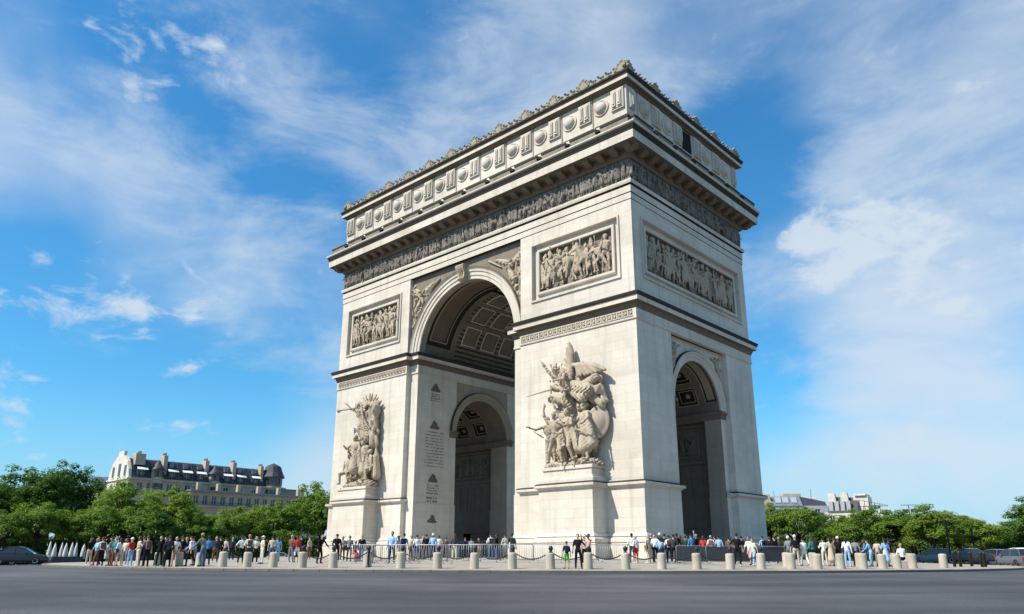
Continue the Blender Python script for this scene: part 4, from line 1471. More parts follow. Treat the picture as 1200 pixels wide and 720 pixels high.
def ring_at(px, rad):
    """ground point on a circle about the arch, on the near side, in the given direction"""
    d = ray(px, 651); d = np.array([d[0], d[1]]) / math.hypot(d[0], d[1])
    b = CAM[:2] @ d
    t = -b - math.sqrt(max(b * b - (CAM[:2] @ CAM[:2] - rad * rad), 0))
    p = CAM[:2] + d * t
    return Vector((p[0], p[1], gz(p[0], p[1]))), t


bpx = [186, 210, 235, 262, 290.5, 321, 355, 391, 431, 470, 513, 556, 600.5, 645, 689, 733, 775, 816, 855, 891, 926, 957, 984, 1010, 1033, 1050, 1068, 1104]
posts = {}
for i, px in enumerate(bpx):
    p, t = ring_at(px, 42.4 if px != 431 else 40.6)
    o = inst('stone_bollard', bol, None, p, (R(random.uniform(-1.2, 1.2)), R(random.uniform(-1.2, 1.2)), random.uniform(0, 6)), (1, 1, random.uniform(.97, 1.03)))
    lab = 'pale stone bollard in the row along the plaza kerb'
    lab = {186: 'pale stone bollard half hidden by the person raising an arm', 210: 'pale stone bollard half hidden by the dark crowd', 235: 'pale stone bollard with a person in grey green leaning at it',
           290.5: 'pale stone bollard before a person in white with a backpack', 355: 'pale stone bollard where the iron chain begins', 391: 'pale stone bollard before the pier corner below the trumpet sculpture',
           431: 'pale stone bollard set back behind an iron post with finial', 470: 'pale stone bollard beside the tall person in light blue coat', 600.5: 'pale stone bollard before the edge of the great archway',
           645: 'pale stone bollard next to the child in green shorts', 689: 'pale stone bollard next to the person all in black', 733: 'pale stone bollard before the arch corner with the two people in white',
           775: 'pale stone bollard before the queue at the arch corner', 855: 'pale stone bollard next to the person in black at the dark barriers', 891: 'pale stone bollard where the iron chain ends',
           1068: 'pale stone bollard next to the sitting person in white', 1104: 'pale stone bollard last in the row, beside black iron bollards'}.get(px, lab)
    tag(o, lab, 'bollard', 'stone bollards along the kerb')
for px in (921, 952, 1006, 1046, 1063):
    p, t = ring_at(px, 40.2)
    tag(inst('stone_bollard', bol, None, p, (0, 0, random.uniform(0, 6)), (.95, .95, 1)), 'pale stone bollard in the second row behind the kerb bollards', 'bollard', 'second row of bollards')
mb = MB()
mb.lathe([(.16, -.05), (.16, .04), (.10, .07), (.07, .12), (.06, .78), (.09, .80), (.09, .84), (.06, .88), (.11, .94), (.13, 1.02), (.10, 1.10), (.03, 1.15)], 12)
pst = mb.mesh('chain_post', IRON, True)
ppx = [355, 391, 432, 472, 514, 557, 601, 645.5, 690, 733, 776, 817, 856, 892]
pp = []
for px in ppx:
    p, t = ring_at(px, 41.35)
    tag(inst('chain_post', pst, None, p), 'black iron post with round finial carrying the sagging chain', 'post', 'iron chain posts')
    pp.append(p)
for a, b in zip(pp, pp[1:]):
    mb = MB()
    n = 20
    pts = []
    for i in range(n + 1):
        t = i / n
        q = a.lerp(b, t)
        pts.append((q.x, q.y, q.z + .86 - 4 * .40 * t * (1 - t)))
    for i in range(n):                                # links, turned in turn
        m_ = [(pts[i][k] + pts[i + 1][k]) / 2 for k in range(3)]
        mb.tube([pts[i], m_, pts[i + 1]], [.02, .05, .02], 5)
    o = mb.build('iron_chain', IRON)
    tag(o, 'sagging black iron chain hung between two iron posts', 'chain', 'chains between the iron posts')
mb = MB()
mb.lathe([(.10, -.05), (.10, .85), (.12, .88), (.12, .94), (.08, 1.0), (.02, 1.02)], 10)
bpst = mb.mesh('black_bollard', IRON, True)
for px in (1117, 1124, 1137, 1149, 1153):
    p, t = ring_at(px, 41.5 if px < 1145 else 42.5)
    tag(inst('black_bollard', bpst, None, p), 'slim black iron bollard beyond the last stone bollard', 'bollard', 'black bollards')


def barrier_mesh(w_, h, dark=False):
    fr = MB()
    fr.tube([(-w_ / 2, 0, .12), (-w_ / 2, 0, h - .06), (-w_ / 2 + .06, 0, h), (w_ / 2 - .06, 0, h), (w_ / 2, 0, h - .06), (w_ / 2, 0, .12)], .024, 6)
    fr.tube([(-w_ / 2, 0, .2), (w_ / 2, 0, .2)], .02, 6)
    f = fr.mesh('barrier_frame', STEEL, True)
    b = MB().tube([(0, 0, .2), (0, 0, h)], .011, 5).mesh('bar', STEEL, True)
    ft = MB()
    ft.tube([(0, -.32, .03), (0, -.3, .06), (0, 0, .14), (0, .3, .06), (0, .32, .03)], .02, 6)
    ft = ft.mesh('foot', STEEL, True)
    return f, b, ft


BF = barrier_mesh(2.1, 1.12)
BANNER = plain('dark_barrier_panel', (.06, .064, .07), .6, var=.25, scale=1.5)
bpan = MB().box(-1.0, 1.0, -.012, .012, .22, 1.06).mesh('panel', BANNER)


def barrier(p, rz, label, grp, panel=False):
    g = empty('crowd_barrier', p, rz)
    inst('frame', BF[0], g)
    if panel:
        inst('panel', bpan, g)
    else:
        for i in range(13):
            inst('bar', BF[1], g, (-.9 + .15 * i, 0, 0))
    for x in (-.75, .75):
        inst('foot', BF[2], g, (x, 0, 0))
    return tag(g, label, 'barrier', grp)


def barrier_run(pxs, rad, label, grp, panel=False):
    for px in pxs:
        p, t = ring_at(px, rad)
        barrier(p, math.atan2(p.y, p.x) + math.pi / 2 + random.uniform(-.04, .04), label, grp, panel)


barrier_run([428, 466.5, 505, 543.5], 36.3, 'grey steel crowd barrier before the pier with the trumpet sculpture', 'barriers before the archway')
barrier_run([568, 606, 644, 682, 720], 34.0, 'grey steel crowd barrier before the pier with the winged sculpture', 'barriers before the winged group')
barrier_run([811, 845, 878, 908], 36.8, 'crowd barrier with dark infill panel before the side archway', 'dark barriers by the side archway', True)

# ------------------------------------------------------------------ people
CLOTH = {'white': (.72, .71, .69), 'black': (.012, .012, .014), 'grey': (.20, .20, .21), 'beige': (.48, .40, .30), 'light blue': (.28, .46, .66), 'blue': (.07, .20, .46), 'navy': (.02, .03, .08),
         'red': (.50, .045, .04), 'brown': (.16, .09, .055), 'green': (.10, .38, .05), 'pink': (.62, .36, .34), 'teal': (.06, .22, .25), 'denim': (.09, .14, .25), 'dark green': (.03, .07, .035),
         'orange': (.62, .13, .04), 'cream': (.62, .55, .43), 'grey green': (.17, .19, .15), 'charcoal': (.045, .046, .05)}
CM = {k: plain('cloth_' + k.replace(' ', '_'), c, .85, 0, .10, 18., .15, spec=.1) for k, c in CLOTH.items()}
SKINS = [plain('skin_' + n, c, .6, 0, .06, 12.) for n, c in (('fair', (.50, .32, .24)), ('tan', (.36, .21, .14)), ('brown', (.16, .085, .055)))]
HAIRS = [plain('hair_' + n, c, .7, 0, .2, 30.) for n, c in (('dark', (.015, .012, .010)), ('chestnut', (.07, .035, .018)), ('blond', (.32, .22, .11)), ('grey', (.30, .29, .28)))]
SHOES = [plain('shoe_dark', (.02, .02, .02), .6), plain('shoe_pale', (.55, .54, .52), .6)]
W_ALK = dict(lL=((.04, -.42, -1), (.02, -.05, -1)), lR=((-.04, .30, -1), (-.02, .62, -1)), aL=((.2, .35, -1), (.1, .15, -1)), aR=((-.2, -.35, -1), (-.1, -.6, -1)), lean=(0, -.05, 1))
KIND = {
    'stand': dict(),
    'phone': dict(aL=((.3, -.35, -1), (-.35, -1, .35)), aR=((-.3, -.35, -1), (.35, -1, .35)), head=(0, -.35, 1)),
    'photo': dict(aL=((.35, -1, .15), (-.35, -.55, .8)), aR=((-.35, -1, .15), (.35, -.55, .8)), head=(0, -.05, 1)),
    'walk': W_ALK,
    'walk_shorts': dict(W_ALK, legs='shorts', hair='long'),
    'hip': dict(aL=((.65, .1, -.8), (-.75, -.25, -.6)), lL=((.16, 0, -1), (.06, .02, -1))),
    'pack': dict(bag='backpack', aL=((.3, -.2, -1), (-.1, -.7, .3))),
    'pack_shorts': dict(bag='backpack', legs='shorts'),
    'dress': dict(dress=True, legs='shorts', hair='long', aL=((.3, -.1, -1), (-.2, -.7, -.3))),
    'shorts': dict(legs='shorts', bag='shoulder'),
    'long': dict(hair='long', sleeve='long', bag='shoulder'),
    'cap': dict(hat=True, aR=((-.3, -.3, -1), (.2, -1, .1))),
    'coat': dict(sleeve='long', bulk=1.12, aL=((.25, -.2, -1), (-.2, -.6, -.5))),
    'wave': dict(aR=((-.5, -.2, 1), (-.1, -.2, 1)), sleeve='long'),
    'lean': dict(lean=(.0, -.30, 1), aL=((.3, -.6, -.9), (.1, -.7, -.6)), lL=((.1, -.2, -1), (0, .15, -1)), sleeve='long'),
    'sit': dict(lL=((.15, -1, -.12), (.05, -.1, -1)), lR=((-.15, -1, -.12), (-.05, -.1, -1)), aL=((.25, -.35, -1), (-.1, -1, .0)), aR=((-.25, -.35, -1), (.1, -1, .0)), lean=(0, -.08, 1)),
}
PM_ = {}
for nm, kw in KIND.items():
    pr, f0 = human(**kw)
    v, q = sdf_mesh(pr, .021, .022)
    mi = sdf_tags(v, q, pr)
    v[:, 2] -= f0
    PM_[nm] = np_mesh('person', v, q, [SKINS[0], CM['white'], CM['black'], SHOES[0], HAIRS[0], CM['charcoal']], mi)
DO = {'stand': 'standing', 'phone': 'holding phone', 'photo': 'taking picture', 'walk': 'walking', 'walk_shorts': 'walking', 'hip': 'hand on hip', 'pack': 'with backpack',
      'pack_shorts': 'with backpack', 'dress': 'standing', 'shorts': 'with shoulder bag', 'long': 'with handbag', 'cap': 'in cap', 'coat': 'standing', 'wave': 'raising arm',
      'lean': 'leaning forward', 'sit': 'sitting'}


def where(px, dist):
    if px < 180: return 'near the black car'
    if px < 232: return 'behind the first bollards'
    if px < 380: return 'before the mansard building'
    if px < 440: return 'below the trumpet sculpture'
    if px < 560: return 'before the great archway'
    if px < 620: return 'under the great archway'
    if px < 720: return 'below the winged sculpture'
    if px < 752: return 'at the arch corner'
    if px < 800: return 'in the arch corner queue'
    if px < 905: return 'at the dark barriers'
    if px < 962: return 'just past the arch'
    return 'by the last bollards'


FOLK = [  # direction, distance, kind, top, bottom, facing (degrees from facing away), height
    (104.5, 48, 'photo', 'black', 'beige', 200, 1.74), (113, 47.5, 'walk', 'light blue', 'brown', 120, 1.72), (118.5, 49.5, 'pack', 'white', 'black', 30, 1.75), (129.5, 49, 'coat', 'grey', 'brown', 60, 1.72),
    (134.5, 50, 'stand', 'teal', 'brown', -20, 1.74), (140, 50, 'long', 'white', 'beige', 10, 1.66), (146.5, 49.5, 'shorts', 'cream', 'grey', 150, 1.64), (153, 51, 'cap', 'red', 'light blue', 40, 1.68),
    (162, 50, 'coat', 'beige', 'cream', 90, 1.75), (167, 52.5, 'stand', 'charcoal', 'black', 0, 1.76), (171.5, 49, 'pack', 'grey', 'black', 20, 1.78), (187, 50, 'wave', 'black', 'black', 160, 1.75),
    (193, 53, 'stand', 'navy', 'charcoal', 100, 1.7), (197, 49.5, 'coat', 'charcoal', 'black', 20, 1.74), (205, 50.5, 'phone', 'white', 'beige', 200, 1.68), (212, 52, 'stand', 'black', 'brown', 0, 1.73), (217, 55, 'long', 'navy', 'black', 0, 1.68),
    (223.5, 50, 'walk', 'white', 'black', 70, 1.73), (228, 51, 'lean', 'light blue', 'grey', 90, 1.7), (238, 49, 'lean', 'grey green', 'denim', 60, 1.9), (243, 52, 'stand', 'blue', 'black', 0, 1.72),
    (252, 58, 'coat', 'charcoal', 'brown', 0, 1.7), (257, 59, 'stand', 'black', 'black', 30, 1.72), (263, 62, 'shorts', 'beige', 'charcoal', -30, 1.66), (271, 66, 'stand', 'navy', 'black', 0, 1.7),
    (282.5, 52, 'hip', 'white', 'black', 30, 1.72), (291, 51.5, 'pack', 'white', 'charcoal', 0, 1.78), (299, 52.5, 'phone', 'white', 'black', 200, 1.66), (307, 52, 'cap', 'cream', 'white', 120, 1.7),
    (318, 56, 'stand', 'beige', 'denim', 0, 1.7), (325, 57, 'long', 'light blue', 'light blue', 20, 1.68), (341, 54, 'coat', 'brown', 'grey', -20, 1.74), (347.5, 53.5, 'shorts', 'red', 'white', 30, 1.68),
    (352, 58, 'stand', 'black', 'black', 30, 1.7), (362, 60, 'stand', 'beige', 'brown', 60, 1.64), (374, 50, 'lean', 'black', 'black', 200, 1.78),
    (394, 53, 'coat', 'black', 'black', 10, 1.78), (401, 54, 'long', 'beige', 'brown', 200, 1.64), (409, 54, 'stand', 'grey', 'charcoal', 160, 1.66), (415.5, 54, 'sit', 'navy', 'red', 200, 1.7), (423.5, 53, 'long', 'black', 'denim', -10, 1.72),
    (459, 49, 'coat', 'light blue', 'navy', 150, 1.9), (466, 53, 'dress', 'beige', 'beige', 40, 1.64), (473, 52, 'pack', 'blue', 'black', 0, 1.78), (481, 56, 'phone', 'beige', 'black', -30, 1.66), (488, 55, 'shorts', 'white', 'denim', 20, 1.68),
    (495, 57, 'stand', 'cream', 'black', 200, 1.68), (499, 56, 'coat', 'black', 'charcoal', 0, 1.72), (507, 54, 'cap', 'light blue', 'navy', 0, 1.78), (514, 58, 'stand', 'white', 'grey', 0, 1.66), (522, 66, 'stand', 'brown', 'black', 0, 1.7),
    (532.5, 53, 'long', 'charcoal', 'cream', -20, 1.72), (545, 68, 'stand', 'navy', 'black', 40, 1.7), (552, 70, 'coat', 'grey', 'black', 0, 1.72), (561, 69, 'long', 'black', 'brown', 120, 1.7),
    (575, 55, 'pack', 'white', 'denim', 20, 1.76), (582, 55, 'long', 'black', 'denim', 60, 1.74), (592, 55.5, 'coat', 'cream', 'beige', 30, 1.72), (600, 52, 'pack', 'black', 'denim', 0, 1.78),
    (664, 41.0, 'pack_shorts', 'black', 'green', 10, 1.38), (677.5, 41.2, 'hip', 'black', 'black', 190, 1.76), (690, 44.5, 'photo', 'pink', 'black', 140, 1.76), (685, 47, 'stand', 'cream', 'black', 200, 1.6),
    (741, 51, 'stand', 'white', 'black', 20, 1.82), (745.5, 50, 'shorts', 'white', 'red', 30, 1.66), (760, 50, 'long', 'beige', 'cream', 40, 1.72), (764, 52, 'coat', 'black', 'black', 0, 1.82), (768, 50.5, 'hip', 'white', 'black', 150, 1.78),
    (774, 54, 'cap', 'black', 'charcoal', 20, 1.86), (774.5, 49, 'phone', 'light blue', 'navy', 10, 1.55), (779.5, 52, 'coat', 'black', 'navy', 0, 1.8), (784.5, 51, 'pack', 'white', 'black', 0, 1.72), (790, 50.5, 'coat', 'charcoal', 'black', -20, 1.76),
    (794, 52, 'stand', 'black', 'black', 30, 1.84), (798, 54, 'long', 'brown', 'black', 0, 1.72), (804, 55, 'stand', 'dark green', 'black', 0, 1.72), (811, 55, 'wave', 'blue', 'black', 20, 1.78), (817, 56, 'coat', 'black', 'charcoal', 60, 1.8),
    (825, 57, 'long', 'red', 'black', 0, 1.7), (834, 56, 'pack', 'white', 'black', 0, 1.74), (839, 58, 'stand', 'charcoal', 'black', 40, 1.72), (843.5, 56, 'stand', 'light blue', 'grey', 0, 1.74), (855, 58, 'shorts', 'brown', 'black', 0, 1.66),
    (864.5, 47.5, 'hip', 'black', 'black', 0, 1.86), (870, 57, 'stand', 'black', 'denim', 0, 1.72), (879, 50, 'walk_shorts', 'white', 'pink', 160, 1.72), (883.5, 49, 'walk', 'cream', 'light blue', 140, 1.6), (895, 58, 'pack', 'light blue', 'charcoal', 30, 1.76),
    (903, 56, 'coat', 'black', 'black', 0, 1.7), (909, 54, 'coat', 'black', 'charcoal', 60, 1.72), (914, 57, 'stand', 'charcoal', 'black', 0, 1.7),
    (925, 52, 'cap', 'grey', 'denim', 0, 1.74), (933, 51, 'cap', 'black', 'beige', 0, 1.82), (942.5, 51.5, 'walk', 'white', 'white', 10, 1.66), (952, 53, 'coat', 'teal', 'black', 60, 1.68), (958, 56, 'long', 'black', 'black', 0, 1.7),
    (966, 53, 'phone', 'white', 'cream', 20, 1.66), (974, 52.5, 'dress', 'beige', 'beige', 20, 1.72), (979, 56, 'stand', 'brown', 'charcoal', 0, 1.7), (983.5, 53, 'cap', 'black', 'black', 0, 1.78), (993, 52.5, 'long', 'white', 'light blue', -10, 1.74),
    (1003, 53, 'coat', 'grey', 'charcoal', 0, 1.68), (1014.5, 54, 'phone', 'blue', 'denim', 100, 1.62), (1021, 54, 'lean', 'light blue', 'light blue', 100, 1.62), (1029, 55, 'stand', 'beige', 'grey', 0, 1.64), (1038.5, 54.5, 'dress', 'light blue', 'white', 30, 1.7),
    (1043, 58, 'stand', 'black', 'black', 0, 1.76), (1057, 53, 'sit', 'white', 'black', 20, 1.78),
]
seen = {}
labs = []
for (px, dist, kind, top, bot, face, h) in FOLK:
    lab = f"person in {top} {'dress' if kind == 'dress' else 'coat' if kind == 'coat' else 'top'}" + \
          ('' if kind == 'dress' else f" and {bot} {'shorts' if 'shorts' in kind else 'trousers'}") + f", {DO[kind]} {where(px, dist)}"
    labs.append(lab)
hair_names = ['dark', 'brown', 'blond', 'grey']
mbx = MB().bevbox(-.22, .22, -.22, .22, -.1, .42, .03).mesh('stone_block', BOLL)
for i, ((px, dist, kind, top, bot, face, h), lab) in enumerate(zip(FOLK, labs)):
    p = on_ground(px, dist)
    while math.hypot(p.x, p.y) > 43.6:               # everybody stands on the plaza
        dist += .25
        p = on_ground(px, dist)
    away = math.atan2(p.y - CAM[1], p.x - CAM[0])
    rz = away + math.pi / 2 + R(face) + R(random.uniform(-18, 18))       # figures face -y
    if kind == 'sit':
        bl = inst('stone_block', mbx, None, p, (0, 0, rz))
        bl.location = p + Vector((0.06 * math.sin(rz), -.0, 0))
        tag(bl, f'low square stone block under the sitting person in {top}', 'stone block')
    o = inst('person', PM_[kind], None, p, (0, 0, rz), h / 1.77)
    hr = random.choices(range(4), (5, 3, 1, 1))[0]
    sk = random.choices(range(3), (5, 3, 2))[0]
    mats = [SKINS[sk], CM[top], CM[bot], random.choice(SHOES), HAIRS[hr], CM['white'] if kind == 'cap' else CM[random.choice(['charcoal', 'black', 'navy', 'brown'])]]
    for k, mt in enumerate(mats):
        o.material_slots[k].link = 'OBJECT'
        o.material_slots[k].material = mt
    tag(o, lab, 'person', 'visitors around the arch')

# ------------------------------------------------------------------ trees
def leaf_mat(name, dark, lite):
    m, n, l, bs = new_mat(name)
    out = n['Material Output']
    geo = N(n, 'ShaderNodeNewGeometry')
    oi = N(n, 'ShaderNodeObjectInfo')
    nz = N(n, 'ShaderNodeTexNoise', inp={'Scale': .55, 'Detail': 3.})
    l.new(geo.outputs['Position'], nz.inputs['Vector'])
    f = M_(n, l, 'ADD', M_(n, l, 'ADD', M_(n, l, 'MULTIPLY', geo.outputs['Random Per Island'], .45), M_(n, l, 'MULTIPLY', nz.outputs['Fac'], .55)), M_(n, l, 'MULTIPLY', M_(n, l, 'SUBTRACT', oi.outputs['Random'], .5), .35), clamp=True)
    mx = N(n, 'ShaderNodeMix', data_type='RGBA')
    mx.inputs['A'].default_value = (*dark, 1); mx.inputs['B'].default_value = (*lite, 1)
    l.new(f, mx.inputs['Factor']); l.new(mx.outputs['Result'], bs.inputs['Base Color'])
    bs.inputs['Roughness'].default_value = .55
    bs.inputs['Specular IOR Level'].default_value = .25
    tr = N(n, 'ShaderNodeBsdfTranslucent')
    br = N(n, 'ShaderNodeMix', data_type='RGBA', blend_type='MULTIPLY', inp={'Factor': 1.})
    br.inputs['B'].default_value = (1.5, 1.45, .5, 1)
    l.new(mx.outputs['Result'], br.inputs['A']); l.new(br.outputs['Result'], tr.inputs['Color'])
    ms = N(n, 'ShaderNodeMixShader', inp={0: .38})
    l.new(bs.outputs[0], ms.inputs[1]); l.new(tr.outputs[0], ms.inputs[2]); l.new(ms.outputs[0], out.inputs[0])
    return m


LEAF = [leaf_mat('fresh_leaves', (.075, .15, .014), (.175, .27, .035)), leaf_mat('deep_leaves', (.04, .10, .014), (.095, .18, .028)), leaf_mat('yellow_leaves', (.10, .17, .018), (.21, .29, .04))]
BARK = plain('bark', (.055, .045, .036), .9, 0, .3, 4., .5)


def crown_np(seed, rx, rz_, nclump, nleaf, lsz, spread, flat=.55):
    """crown of leaves in clumps around a unit-centred volume: wide clumps outside, gaps between"""
    g = np.random.default_rng(seed)
    u = g.normal(size=(nclump, 3)); u /= np.linalg.norm(u, axis=1)[:, None]
    u[:, 2] = np.where(u[:, 2] < -.55, -u[:, 2] * .5, u[:, 2])
    lump = 1 + .20 * np.sin(3 * np.arctan2(u[:, 1], u[:, 0]) + seed) + .12 * np.sin(5 * u[:, 2] + 2 * seed)
    rad = (g.uniform(.35, 1., nclump) ** .45) * lump
    c = u * rad[:, None] * np.array([rx, rx, rz_])
    cs = g.uniform(.6, 1.25, nclump) * spread
    ci = np.repeat(np.arange(nclump), nleaf)
    n = len(ci)
    d = g.normal(size=(n, 3)); d /= np.linalg.norm(d, axis=1)[:, None]
    rr_ = g.uniform(.25, 1, n) ** .6
    P = c[ci] + d * (rr_ * cs[ci])[:, None] * np.array([1, 1, flat])
    nor = d * .8 + np.array([0, 0, .55]) + g.normal(size=(n, 3)) * .45 + u[ci] * .35
    nor /= np.linalg.norm(nor, axis=1)[:, None]
    t = np.cross(nor, g.normal(size=(n, 3))); t /= np.linalg.norm(t, axis=1)[:, None]
    b = np.cross(nor, t)
    s = (g.uniform(.6, 1.3, n) * lsz)[:, None]
    V = np.stack([P - t * s, P - b * s * .45 + nor * s * .12, P + t * s, P + b * s * .45 + nor * s * .12], 1).reshape(-1, 3)
    return V, np.arange(4 * n).reshape(-1, 4), c


def trunk_mb(H, cb, c, seed, rx):
    rnd = random.Random(seed)
    mb = MB()
    top = Vector((rnd.uniform(-.3, .3), rnd.uniform(-.3, .3), H * .72))
    r0 = .026 * H + .05
    mb.tube([(0, 0, -.3), (0, 0, .15), (.05, 0, cb * .6), (.08, .05, cb), tuple(top * .85), tuple(top)], [r0 * 1.5, r0 * 1.1, r0 * .85, r0 * .7, r0 * .4, r0 * .15], 8)
    for k in range(0, len(c), max(1, len(c) // 16)):
        e = Vector(c[k])
        s = Vector((.06, .04, cb + (H * .55 - cb) * rnd.uniform(-.1, .8)))
        m_ = s.lerp(e, .5) + Vector((0, 0, -.06 * H * rnd.random()))
        mb.tube([s, m_, e], [r0 * .45, r0 * .28, r0 * .07], 5)
    return mb


TREES = []
for i, (rx, rz_, H, cb, nc, nl, ls, sp) in enumerate([(4.4, 4.0, 12., 3.6, 110, 125, .215, 1.2), (4.0, 4.4, 12., 3.2, 100, 130, .205, 1.15), (4.8, 3.4, 11., 3.4, 120, 120, .215, 1.15), (3.6, 4.6, 13., 4.0, 95, 130, .20, 1.1), (5.4, 6.2, 18., 5., 240, 110, .23, 1.2)]):
    V, Q, c = crown_np(20 + i, rx, rz_, nc, nl, ls, sp, .85 if i == 4 else .62)
    off = np.array([0, 0, H - rz_ * 1.12])
    V = V + off
    V[:, 2] = np.maximum(V[:, 2], cb * .62)
    tm = trunk_mb(H, cb, c + off, i, rx).mesh('trunk', BARK, True)
    TREES.append(([np_mesh('crown', V, Q, [m], None, False) for m in LEAF], tm, H, rx))


def tree(px, top_y, wpx, dist, var, leaf, label, name='leafy_tree', grp='trees around the square'):
    p = on_ground(px, dist)
    H = at(px, top_y, dist)[2] - p.z
    cm, tm, h0, r0 = TREES[var]
    sx = wpx / FPX * dist * .5 / (r0 * 1.14)
    o = empty(name, p, random.uniform(0, 6.28))
    sc_ = (sx, sx, H / h0)
    inst('crown', cm[leaf], o, sca=sc_)
    inst('trunk', tm, o, sca=((sx * .5 + .5) * .9, (sx * .5 + .5) * .9, H / h0))
    return tag(o, label, 'tree', grp)


A_, B_, C_ = 0, 1, 2
tree(14, 550, 92, 172, 4, B_, 'tall wide dark green tree standing over the black and blue cars')
tree(62, 545, 74, 170, 4, B_, 'tallest dark green tree, beside the white building wing')
tree(98, 590, 56, 176, 1, B_, 'dark tree in front of the white wing of the mansard building')
for k_, (px, ty, w_, d_, v, lf) in enumerate(((2, 596, 44, 146, 0, A_), (38, 586, 58, 148, 2, A_), (84, 597, 56, 150, 0, A_))):
    tree(px, ty, w_, d_, v, lf, ('pruned green tree above the blue car', 'pruned green tree above the black saloon car', 'pruned green tree above the closed white parasols')[k_])
tree(140, 562, 72, 160, 1, A_, 'bright green tree standing before the curved gable of the mansard building')
tree(196, 570, 62, 156, 3, C_, 'yellow green tree standing before the dormers of the mansard building')
for k_, (px, ty, w_, d_, v, lf) in enumerate(((118, 590, 54, 150, 2, A_), (160, 588, 60, 149, 0, A_), (176, 596, 50, 148, 3, B_), (216, 600, 40, 152, 0, A_))):
    tree(px, ty, w_, d_, v, lf, ('low pruned tree in front of the curved gable', 'low pruned tree below the first turret of the mansard building', 'low dark tree between gable and turret of the mansard building', 'low pruned tree below the start of the terrace wing')[k_])
for k_, (px, ty, w_, d_, v, lf) in enumerate(((238, 604, 46, 154, 1, A_), (262, 594, 54, 158, 2, A_), (290, 592, 48, 160, 0, C_), (317, 588, 56, 161, 3, A_), (345, 584, 50, 163, 0, A_))):
    tree(px, ty, w_, d_, v, lf, ('lowest green tree before the terrace wing', 'wide green tree before the middle of the terrace wing', 'yellow green tree before the terrace wing', 'green tree below the end pavilion of the mansard building', 'green tree before the far end of the terrace wing')[k_])
tree(374, 566, 60, 166, 1, A_, 'tall green tree beside the outer edge of the arch')
tree(398, 580, 60, 168, 2, B_, 'dark green tree mostly hidden behind the arch pier')

for k_, (px, ty, w_, d_, v, lf) in enumerate(((905, 589, 48, 128, 0, A_), (938, 590, 58, 126, 2, A_))):
    tree(px, ty, w_, d_, v, lf, ('bright green tree half hidden by the side pier of the arch', 'wide bright green tree below the grey roof with skylights')[k_])
for k_, (px, ty, w_, d_, v, lf) in enumerate(((975, 604, 52, 138, 1, B_), (1003, 598, 54, 132, 0, A_), (1042, 592, 60, 134, 3, A_), (1070, 600, 48, 136, 2, B_))):
    tree(px, ty, w_, d_, v, lf, ('dark tree below the dark sloping roof', 'green tree below the pale chimney walls', 'tall green tree below the roof terrace frames', 'dark low tree beside the floodlight mast')[k_])
tree(1096, 592, 62, 128, 1, C_, 'tallest yellow green tree beside the floodlight mast')
for k_, (px, ty, w_, d_, v, lf) in enumerate(((1126, 604, 50, 140, 0, A_), (1148, 606, 54, 142, 2, C_), (1174, 612, 52, 150, 1, A_), (1200, 618, 56, 150, 0, B_))):
    tree(px, ty, w_, d_, v, lf, ('green tree behind the black saloon and street lamps', 'yellow green tree below the brown rooftop', 'green tree behind the dark blue car', 'dark green tree behind the white van')[k_])
tree(1234, 574, 66, 146, 3, B_, 'tall tree whose leafy twigs reach over the white van', 'plane_tree')
for i, (px, ty, w_, d_, v, lf) in enumerate(((1262, 604, 62, 150, 0, A_), (1306, 598, 66, 150, 2, A_), (-44, 566, 80, 165, 4, B_), (-70, 590, 60, 150, 0, A_))):
    tree(px, ty, w_, d_, v, lf, ('round green tree past the tall tree by the white van', 'wide green tree ending the row past the white van', 'broad dark tree past the tall trees over the blue car', 'low green tree ending the row past the blue car')[i])

# ------------------------------------------------------------------ buildings
CREAM = stone('facade_stone', (.42, .36, .27), (.25, .215, .165), .4, .4, bw=1.2, bh=.5, nscale=1)
PALE = stone('pale_facade', (.60, .57, .50), (.36, .33, .28), .35, .4, bw=1.2, bh=.5, nscale=1)
SLATE = plain('slate_roof', (.045, .048, .055), .55, 0, .25, 1.2, .2)
ZINC = plain('zinc_roof', (.20, .22, .25), .45, .3, .15, .8)
AWN = plain('white_awning', (.72, .72, .70), .8)
FRM = plain('window_frame', (.50, .49, .46), .6)
GREYW = plain('grey_facade', (.34, .35, .36), .8, 0, .1, .4)


def facade_frame(name, pxa, da, pxb, db, label):
    a, b = at(pxa, 651, da), at(pxb, 651, db)
    rz = math.atan2(b[1] - a[1], b[0] - a[0])
    o = empty(name, (a[0], a[1], -1.0), rz)
    tag(o, label, 'building')
    L = math.hypot(b[0] - a[0], b[1] - a[1])
    def X(px):           # distance along the front of the sight line px
        d = ray(px, 651)
        n = np.array([-(b[1] - a[1]), b[0] - a[0]])
        t = ((a[:2] - CAM[:2]) @ n) / (d[:2] @ n)
        q = CAM[:2] + d[:2] * t
        return float((q - a[:2]) @ (b[:2] - a[:2]) / L)
    def Z(px, py):
        d = ray(px, py)
        n = np.array([-(b[1] - a[1]), b[0] - a[0]])
        t = ((a[:2] - CAM[:2]) @ n) / (d[:2] @ n)
        return float(CAM[2] + d[2] * t + 1.0)
    return o, L, X, Z


def window(parent, x0, x1, z0, z1, y=0.18, bars=True):
    w_ = MB().box(x0, x1, y, y + .04, z0, z1)
    w_ = w_.build('window', GLASS, parent)
    m = MB()
    f = .09
    m.box(x0, x0 + f, y - .06, y, z0, z1); m.box(x1 - f, x1, y - .06, y, z0, z1)
    m.box(x0 + f, x1 - f, y - .055, y, z0, z0 + f); m.box(x0 + f, x1 - f, y - .055, y, z1 - f, z1)
    if bars:
        xm = (x0 + x1) / 2
        m.box(xm - .05, xm + .05, y - .05, y, z0 + f, z1 - f)
    m.build('frame', FRM, w_)
    return w_


